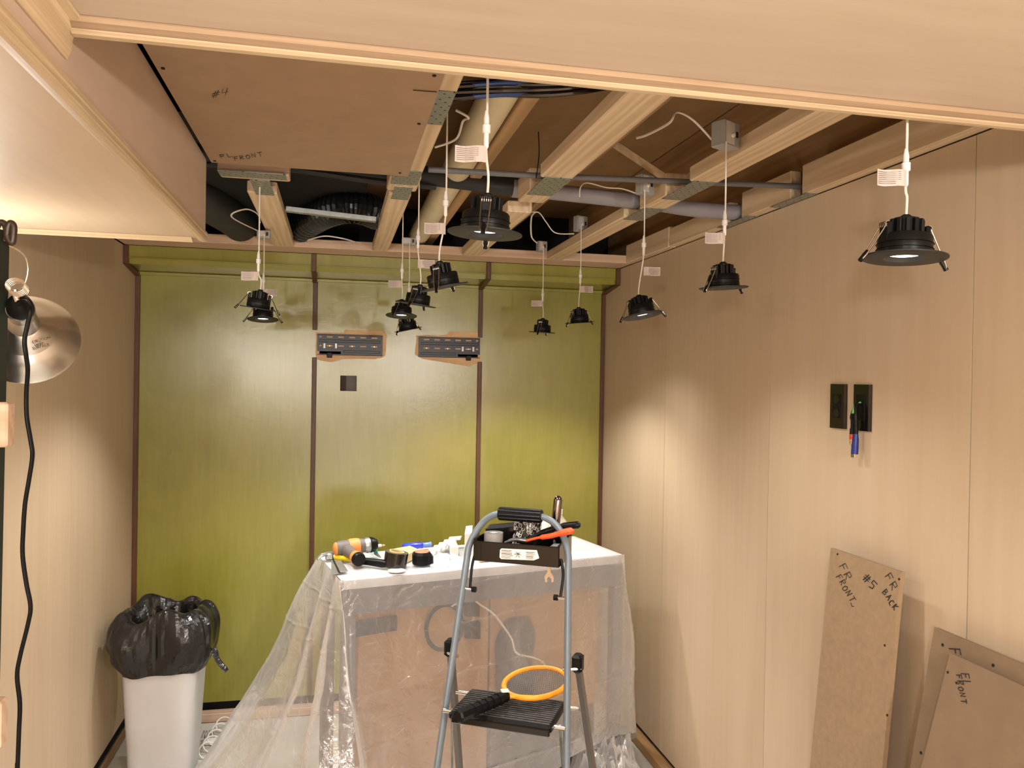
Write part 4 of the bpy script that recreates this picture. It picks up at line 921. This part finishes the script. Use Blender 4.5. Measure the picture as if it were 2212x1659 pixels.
for i in range(8):
    z_ = zt0+.036-.003*i
    lt.tube([(-.040, y0-.0016, z_), (-.040+random.uniform(.026, .034), y0-.0016, z_)], .0007 if i in (0, 3) else .0004, 4)
    if i < 7: lt.tube([(.030, y0-.0016, z_+.0), (.030+random.uniform(.02, .026), y0-.0016, z_)], .0007 if i in (0, 4) else .0004, 4)
for i in range(6):
    A = i*1.05; lt.tube(cr([(.005+.009*math.cos(A), y0-.0016, zt0+.027+.008*math.sin(A)), (.008, y0-.0016, zt0+.03), (.008+.01*math.cos(A+2), y0-.0016, zt0+.026+.009*math.sin(A+2))], 3), .0004, 4)
lt.build('label_print', ink, bpy.data.objects['warning_label'])
for s in (-1, 1):
    MB(LT).tube(cr([(s*.122, y0+.02, zt0+.02), (s*.130, y0+.015, zt0-.02), (s*.128, ly(zt0-.07), zt0-.075)], 5), .004, 8).build('tray_arm', blackp, lad, True)
    MB(LT).tube([(s*.145, ly(zt0-.075), zt0-.078), (s*.112, ly(zt0-.075), zt0-.078)], [.004, .004], 8).build('bolt', chrome, lad, True)
    MB(LT).lathe((s*.122, ly(zt0-.075), zt0-.078), (s*.110, ly(zt0-.075), zt0-.078), [(0, .008), (1, .008)], 6).build('nut', blackp, lad)
# things in the tray
def lp(x, y, z): return LT @ Vector((x, y, z))
def T_(x, y, z, rx=0, ry=0, rz=0): return LT @ Matrix.Translation((x, y, z)) @ Matrix.Rotation(R(rz), 4, 'Z') @ Matrix.Rotation(R(ry), 4, 'Y') @ Matrix.Rotation(R(rx), 4, 'X')
tf = zt0+.005
gt = thing('grey_tape_roll', 'small grey tape roll in the left end of the ladder tray', 'tape roll', lp(-.075, y0+.05, tf))
MB(LT).lathe((-.078, y0+.045, tf), (-.078, y0+.045, tf+.068), [(0, .012), (0, .027), (1, .027), (1, .012), (0, .012)], 28, False).build('tape', greytape, gt, True)
MB(LT).lathe((-.078, y0+.045, tf+.002), (-.078, y0+.045, tf+.067), [(0, .0125), (0, .0105), (1, .0105), (1, .0125)], 20, False).build('core', white, gt, True)
cn = thing('patterned_can', 'black can covered in white script, standing in the ladder tray', 'can', lp(.005, y0+.075, tf))
MB(LT).lathe((.004, y0+.078, tf), (.012, y0+.085, tf+.115), [(0, .036), (.03, .038), (.95, .038), (1, .035)], 28).build('can_body', blackg, cn, True)
sc_ = MB(LT)
rnd = random.Random(5)
for i in range(46):
    A = R(180+rnd.uniform(5, 175)); h_ = rnd.uniform(.03, .11); rr_ = .0386
    def cp(a, z): return (.004+.07*z+rr_*math.cos(a), y0+.078+.06*z+rr_*math.sin(a), tf+z)
    q = [cp(A+.12*math.cos(b)*(.6+.4*rnd.random())+.02*b, h_+.006*math.sin(b)*(.6+.5*rnd.random())) for b in [j*1.0 for j in range(8)]]
    sc_.tube(cr(q, 3), .0006, 4)
sc_.build('white_script', mat('white_print', (.6, .6, .6), .5), cn)
pl = thing('orange_pliers', 'pliers with orange-red and black grips lying across the ladder tray', 'pliers', lp(.08, y0+.03, tf+.05))
MB(LT).tube(cr([(.020, y0+.030, zt1+.004), (.055, y0+.025, zt1+.016), (.095, y0+.02, zt1+.026), (.135, y0+.014, zt1+.040), (.158, y0+.012, zt1+.046)], 6), [.005]*8+[.009]*8+[.012]*6+[.010, .006, .004], 10, flat=.8).build('red_grip', red, pl, True)
MB(LT).tube(cr([(.018, y0+.040, zt1+.006), (.06, y0+.05, zt1+.026), (.11, y0+.06, zt1+.044), (.165, y0+.06, zt1+.054)], 6), [.005]*6+[.008]*7+[.010]*5+[.006], 10).build('black_grip', blackp, pl, True)
MB(LT).tube(cr([(.022, y0+.032, zt1+.005), (-.01, y0+.03, zt1+.006), (-.040, y0+.028, zt1-.004)], 6), [.010]*5+[.008]*5+[.005]*3, 10, flat=.6).build('jaw', legm, pl, True)
tb_ = thing('chrome_tube', 'dark chrome tube standing upright in the right of the ladder tray', 'tube', lp(.088, y0+.10, tf))
MB(LT).lathe((.076, y0+.105, tf), (.092, y0+.105, tf+.172), [(0, .0125), (.93, .0125), (.97, .010), (1, .004)], 24).build('barrel', mat('dark_chrome', (.22, .18, .17), .12, metal=1), tb_, True)
ob = thing('black_case', 'flat black case propped in the ladder tray behind the grey tape', 'case', lp(-.05, y0+.11, tf))
MB(T_(-.062, y0+.112, tf+.042, 0, -8, 4)).bbox((-.055, -.02, -.038), (.055, .02, .040), .008).build('case_body', blackp, ob)
MB(T_(-.062, y0+.090, tf+.060, 0, -12, 4)).bbox((-.040, -.003, -.01), (.060, .001, .012), .001).build('cover_strip', blackg, ob)
tag(MB(T_(.098, y0+.07, tf+.02)).bbox((-.016, -.03, -.018), (.016, .02, .022), .004).build('square_block', greyp), 'dark grey block at the right end of the ladder tray', 'block')
# wrench hanging under the tray
wn = thing('open_end_wrench', 'open-ended steel wrench hanging below the ladder tray', 'wrench', lp(.090, y0+.03, zt0-.05))
wq = MB(LT)
wq.prism([(.083, y0+.02, zt0+.0), (.085, y0+.02, zt0-.018), (.077, y0+.02, zt0-.032), (.079, y0+.02, zt0-.046), (.084, y0+.02, zt0-.046), (.084, y0+.02, zt0-.036), (.090, y0+.02, zt0-.030), (.096, y0+.02, zt0-.036), (.097, y0+.02, zt0-.046), (.102, y0+.02, zt0-.044), (.103, y0+.02, zt0-.032), (.094, y0+.02, zt0-.018), (.093, y0+.02, zt0+.0)], (0, .005, 0))
wq.build('jaw', mat('tan_steel', (.60, .48, .36), .3, metal=.6), wn)
# electric fly swatter on the step
zr = zs_+.003
def sp(px, py, dz=0): return PZ(px, py, zr+.012+dz)
fr = thing('bug_zapper_racket', 'orange electric bug racket with black handle lying on the ladder step', 'racket', sp(1100, 1510))
rc = sp(1158, 1474, .010); e1 = (sp(1226, 1470, .010)-rc); e2 = (sp(1162, 1443, .010)-rc)
ring = [rc+e1*math.cos(a)*1.0+e2*math.sin(a) for a in [2*math.pi*i/48 for i in range(48)]]
MB().tube(ring, .0075, 10, closed=True).build('hoop', orange, fr, True)
ms = MB()
ringi = [rc+(p-rc)*.93 for p in ring]
for i in range(1, 30):
    s = -1+2*i/30; hh = math.sqrt(max(0, 1-s*s))
    ms.tube([rc+e2*(.93*s)-e1*(.93*hh), rc+e2*(.93*s)+e1*(.93*hh)], .00055, 4)
for i in range(1, 30):
    s = -1+2*i/30; hh = math.sqrt(max(0, 1-s*s))
    ms.tube([rc+e1*(.93*s)-e2*(.93*hh)-Vector((0, 0, .002)), rc+e1*(.93*s)+e2*(.93*hh)-Vector((0, 0, .002))], .00055, 4)
ms.build('wire_mesh', mat('mesh_wire', (.10, .10, .095), .5, metal=.2), fr)
hA = sp(1092, 1504, .010); hB = sp(988, 1548, .012)
for q in (sp(1090, 1478, .010), sp(1160, 1507, .010)):
    MB().tube(cr([hA, hA.lerp(q, .6), q], 5), .0062, 8).build('throat', orange, fr, True)
hn = MB(); hn.tube([hA.lerp(hB, t) for t in (-.03, 0, .33, .66, .97, 1)], [.013, .0155, .0145, .0155, .018, .014], 8); hn.build('handle', blackp, fr, False)
for i in range(6):
    a = hA.lerp(hB, .12+.13*i); b = hA.lerp(hB, .19+.13*i); MB().tube([a, b], .0172, 8).build('handle_rib', blackp, fr)
sw = hA.lerp(hB, .02)+Vector((0, 0, .016)); MB().box((sw.x-.010, sw.y-.008, sw.z-.002), (sw.x+.010, sw.y+.008, sw.z+.002)).build('switch', white, fr)
# ================================================================= bin with bag
bx, by = -.672, 3.52
bn = thing('waste_bin', 'white plastic waste bin lined with a black bag in the left back corner', 'bin', (bx, by, 0))
def sq(a, w_, d_, p=5):
    c, s = math.cos(a), math.sin(a); r = 1/((abs(c)**p+abs(s)**p)**(1/p)); return Vector((c*r*w_, s*r*d_, 0))
RZ = Matrix.Rotation(R(-4), 3, 'Z')
rows = []
for z, w_, d_ in ((.002, .118, .10), (.02, .124, .106), (.30, .140, .118), (.60, .156, .13)):
    rows.append([Vector((bx, by, z))+RZ @ sq(2*math.pi*i/64, w_, d_) for i in range(64)])
m_ = MB(); m_.grid(rows, True); m_.f.append(list(range(63, -1, -1))); m_.build('bin_body', binm, bn, True)
rows = []
prof = [(.440, 1.06), (.455, 1.10), (.50, 1.26), (.56, 1.34), (.62, 1.30), (.665, 1.16), (.675, 1.02), (.655, .90), (.60, .82), (.50, .78)]
for k_, (z, s) in enumerate(prof):
    r = []
    for i in range(96):
        A = 2*math.pi*i/96; q = RZ @ sq(A, .152*s, .130*s, 3.2)
        n_ = noise.noise(Vector((math.cos(A)*1.6+2, math.sin(A)*1.6, z*5)))*.034+abs(noise.noise(Vector((math.cos(A)*5, math.sin(A)*5, z*16))))*.022-.006
        n_ *= .35 if k_ == 0 else 1
        dz = noise.noise(Vector((math.cos(A)*1.3+4, math.sin(A)*1.3, 1)))*.06*(1 if k_ > 3 else .25)+noise.noise(Vector((math.cos(A)*2.6, math.sin(A)*2.6, k_*.35)))*.022*(1 if k_ > 3 else .3)
        r.append(Vector((bx, by, z+dz))+q+q.normalized()*n_)
    rows.append(cr(r, 1, True))
rows2 = [cr([rows[k_][i] for k_ in range(len(rows))], 4) for i in range(len(rows[0]))]
mb = MB(); mb.grid([[rows2[i][j] for i in range(len(rows2))] for j in range(len(rows2[0]))], True)
mb.build('bin_liner', bagm, bn, False)
tl_ = MB(); a = PY(462, 1400, 3.45); b = PY(470, 1425, 3.43); c = PY(490, 1450, 3.42)
tl_.tube(cr([a, b, c], 5), [.014]*4+[.012]*6+[.010], 8, flat=.15); tl_.build('bag_tie', bagm, bn)
# power strip, cord
ps = thing('power_strip', 'white cord coil and plugs on the floor between bin and sheet', 'power cord', PZ(462, 1590, .0))
for i in range(5):
    c = PZ(484-9*i, 1565+14*i, .03); MB().tube([c+Vector((.035*math.cos(a), .02*math.sin(a), .026*math.sin(a))) for a in [2*math.pi*j/20 for j in range(20)]], .0035, 8, closed=True).build('cord_loop', whitep, ps, True)
q = PZ(455, 1605, .0); MB().bbox((q.x-.03, q.y-.03, .001), (q.x+.03, q.y+.03, .022), .006).build('plug_block', whitep, ps)
for i in range(4): MB().tube(cr([q+Vector((-.02+.012*i, 0, .02)), q+Vector((-.03+.012*i, .02, .05)), q+Vector((-.04+.01*i, .01, .02))], 4), .003, 6).build('cord', greyp, ps, True)
# ================================================================= clamp lamp and post at the left
YPst = 1.42
post = thing('green_post', 'dark green post cutting the left edge of the picture', 'post', (PY(0, 900, YPst).x, YPst, 0))
pt, pbm = PY(21, 500, YPst), PY(-4, 1659, YPst)
dirp = (pbm-pt); pf = pt+dirp*(pt.z/-dirp.z)
MB().hexa([pf+Vector((-.12, -.05, .002)), pf+Vector((-.02, -.05, .002)), pf+Vector((0, 0, .002)), pf+Vector((-.1, 0, .002)), pt+Vector((-.12, -.05, 0)), pt+Vector((-.02, -.05, 0)), pt, pt+Vector((-.1, 0, 0))]).build('post_body', greenpost, post)
tag(MB().bbox(PY(-80, 867, YPst-.055)-Vector((0, .03, 0)), PY(32, 963, YPst-.055), .003).build('wood_cleat', pine_x), 'upper wooden cleat on the dark green post at the left edge', 'cleat', 'wooden cleats on the green post')
tag(MB().bbox(PY(-80, 1508, YPst-.055)-Vector((0, .03, 0)), PY(18, 1600, YPst-.055), .003).build('wood_cleat', pine_x), 'lower wooden cleat on the dark green post at the left edge', 'cleat', 'wooden cleats on the green post')
hk = thing('hook_clip', 'dark brown rubber clip on top of the green post', 'clip', PY(12, 525, YPst))
MB().tube(cr([PY(x, y, YPst-.02) for x, y in ((-10, 500), (-4, 484), (6, 481), (13, 490), (14, 508), (12, 522))], 6), .0050, 10).build('prong', rubber, hk, True)
MB().tube(cr([PY(x, y, YPst-.025) for x, y in ((15, 512), (17, 492), (23, 482), (29, 488), (29, 505), (26, 524), (19, 518), (16, 508))], 6), .0052, 10).build('prong', rubber, hk, True)
cl = thing('clamp_lamp', 'spun aluminium clamp lamp with black cord at the left edge', 'clamp lamp', PY(60, 815, 1.5))
ap = PY(42, 655, 1.40); rc_ = PY(57, 732, 1.52)
axd = (rc_-ap); Ld = axd.length
rf = MB(); rf.lathe(ap, rc_, [(.30, .020), (.55, .024), (.58, .030), (.68, .040), (.70, .044), (.78, .058), (.80, .061), (.90, .073), (.98, .080), (1.0, .083), (1.02, .083), (1.02, .081), (.98, .078), (.78, .056), (.58, .028)], 48, False)
rf.build('reflector', alu, cl, True)
MB().lathe(ap, rc_, [(-.06, .010), (0, .017), (.12, .020), (.16, .020)], 24).build('socket_cap', blackp, cl, True)
MB().lathe(ap, rc_, [(.16, .021), (.30, .0205), (.31, .018)], 24).build('socket_collar', alu, cl, True)
MB().lathe(ap, rc_, [(.31, .0185), (.38, .0185)], 24).build('socket_ring', blackp, cl, True)
pr = MB()
for i, (txt, u0) in enumerate((('CAUTION', 0), ('HOT', 1), ('SURFACE', 2))): pass
cap = PY(76, 748, 1.36)
for (txt, px, py, s_) in (('CAUTION', 70, 742, .0062), ('HOT', 76, 749, .0062), ('SURFACE', 71, 756, .0062)):
    cu = bpy.data.curves.new('t', 'FONT'); cu.body = txt; cu.size = s_; cu.extrude = .0001; to = bpy.data.objects.new('t', cu); COL.objects.link(to)
    bpy.context.view_layer.update()
    dg = bpy.context.evaluated_depsgraph_get(); tm_ = bpy.data.meshes.new_from_object(to.evaluated_get(dg)); bpy.data.objects.remove(to)
    # on the cone's near side
    a_, b_ = MB().frame(axd); best = None
    d0 = ray(px, py)
    for k_ in range(200):     # march to the cone surface
        q = Vector((0, 0, CH))+d0*(1.3+.25*k_/200); tt = (q-ap).dot(axd)/Ld/Ld
        if tt < .58 or tt > 1: continue
        rad = (q-ap-axd*tt).length; want = .030+(.080-.030)*(tt-.58)/.4
        if rad < want+.0012: best = q; break
    if best is None: best = Vector((0, 0, CH))+d0*1.40
    tt = (best-ap).dot(axd)/Ld/Ld; nr = (best-ap-axd*tt).normalized(); nr = (nr*.75-axd.normalized()*.6).normalized()
    ex = rr-nr*rr.dot(nr); ex.normalize(); ey = nr.cross(ex).normalized(); 
    if ey.z < 0: ey = -ey
    k0 = pr.av([best+nr*.0012+(ex*v.co.x+ey*v.co.y) for v in tm_.vertices])
    for p in tm_.polygons: pr.f.append([k0+i for i in p.vertices])
pr.build('caution_text', ink, cl)
ws = MB()
c_ = PY(37, 617, 1.38)
for q in range(5): ws.tube([c_+Vector((.0135*math.cos(a), -.008+.004*q, .011*math.sin(a)-.0015*q)) for a in [2*math.pi*i/16 for i in range(17)]], .0012, 6, False)
ws.tube(cr([PY(x, y, 1.38) for x, y in ((20, 531), (38, 540), (54, 555), (60, 580), (56, 605), (48, 622))], 6), .0012, 6)
ws.tube(cr([PY(x, y, 1.39) for x, y in ((32, 626), (34, 640), (38, 652))], 4), .004, 8)
ws.build('spring_clamp_wire', chrome, cl, True)
cdp = [(40, 652, 1.385), (56, 650, 1.375), (66, 668, 1.36), (60, 700, 1.36), (53, 735, 1.36), (56, 765, 1.36), (60, 800, 1.37), (57, 850, 1.38), (58, 900, 1.38), (66, 950, 1.38), (70, 985, 1.38), (62, 1040, 1.38), (54, 1090, 1.38), (50, 1150, 1.38), (49, 1200, 1.38), (57, 1260, 1.38), (66, 1310, 1.38), (60, 1350, 1.38), (44, 1415, 1.38), (37, 1460, 1.38), (43, 1520, 1.38), (41, 1580, 1.38), (38, 1659, 1.38), (36, 1740, 1.38)]
last = PY(36, 1740, 1.38)
MB().tube(cr([PY(*p) for p in cdp]+[Vector((last.x, last.y, .3)), Vector((last.x-.02, last.y, .006)), Vector((last.x-.1, last.y+.1, .006))], 5), .0036, 8, flat=.7).build('cord', blackp, cl, True)
bu = MB(); bu.lathe(ap, rc_, [(.38, .012), (.5, .014), (.62, .026), (.78, .030), (.88, .022), (.93, .0)], 24, False); bu.build('bulb', mat('lit_bulb', (1, .9, .8), .5, emit=((1, .80, .55), 14)), cl, True)
ld = bpy.data.lights.new('clamp_bulb', 'SPOT'); ld.energy = 8; ld.color = (1, .88, .74); ld.spot_size = R(150); ld.spot_blend = .9; ld.shadow_soft_size = .03
lo = bpy.data.objects.new('clamp_bulb', ld); COL.objects.link(lo); lo.parent = cl
lo.matrix_local = Matrix.Translation(ap+axd*.96-cl.location) @ axd.to_track_quat('-Z', 'Y').to_matrix().to_4x4()
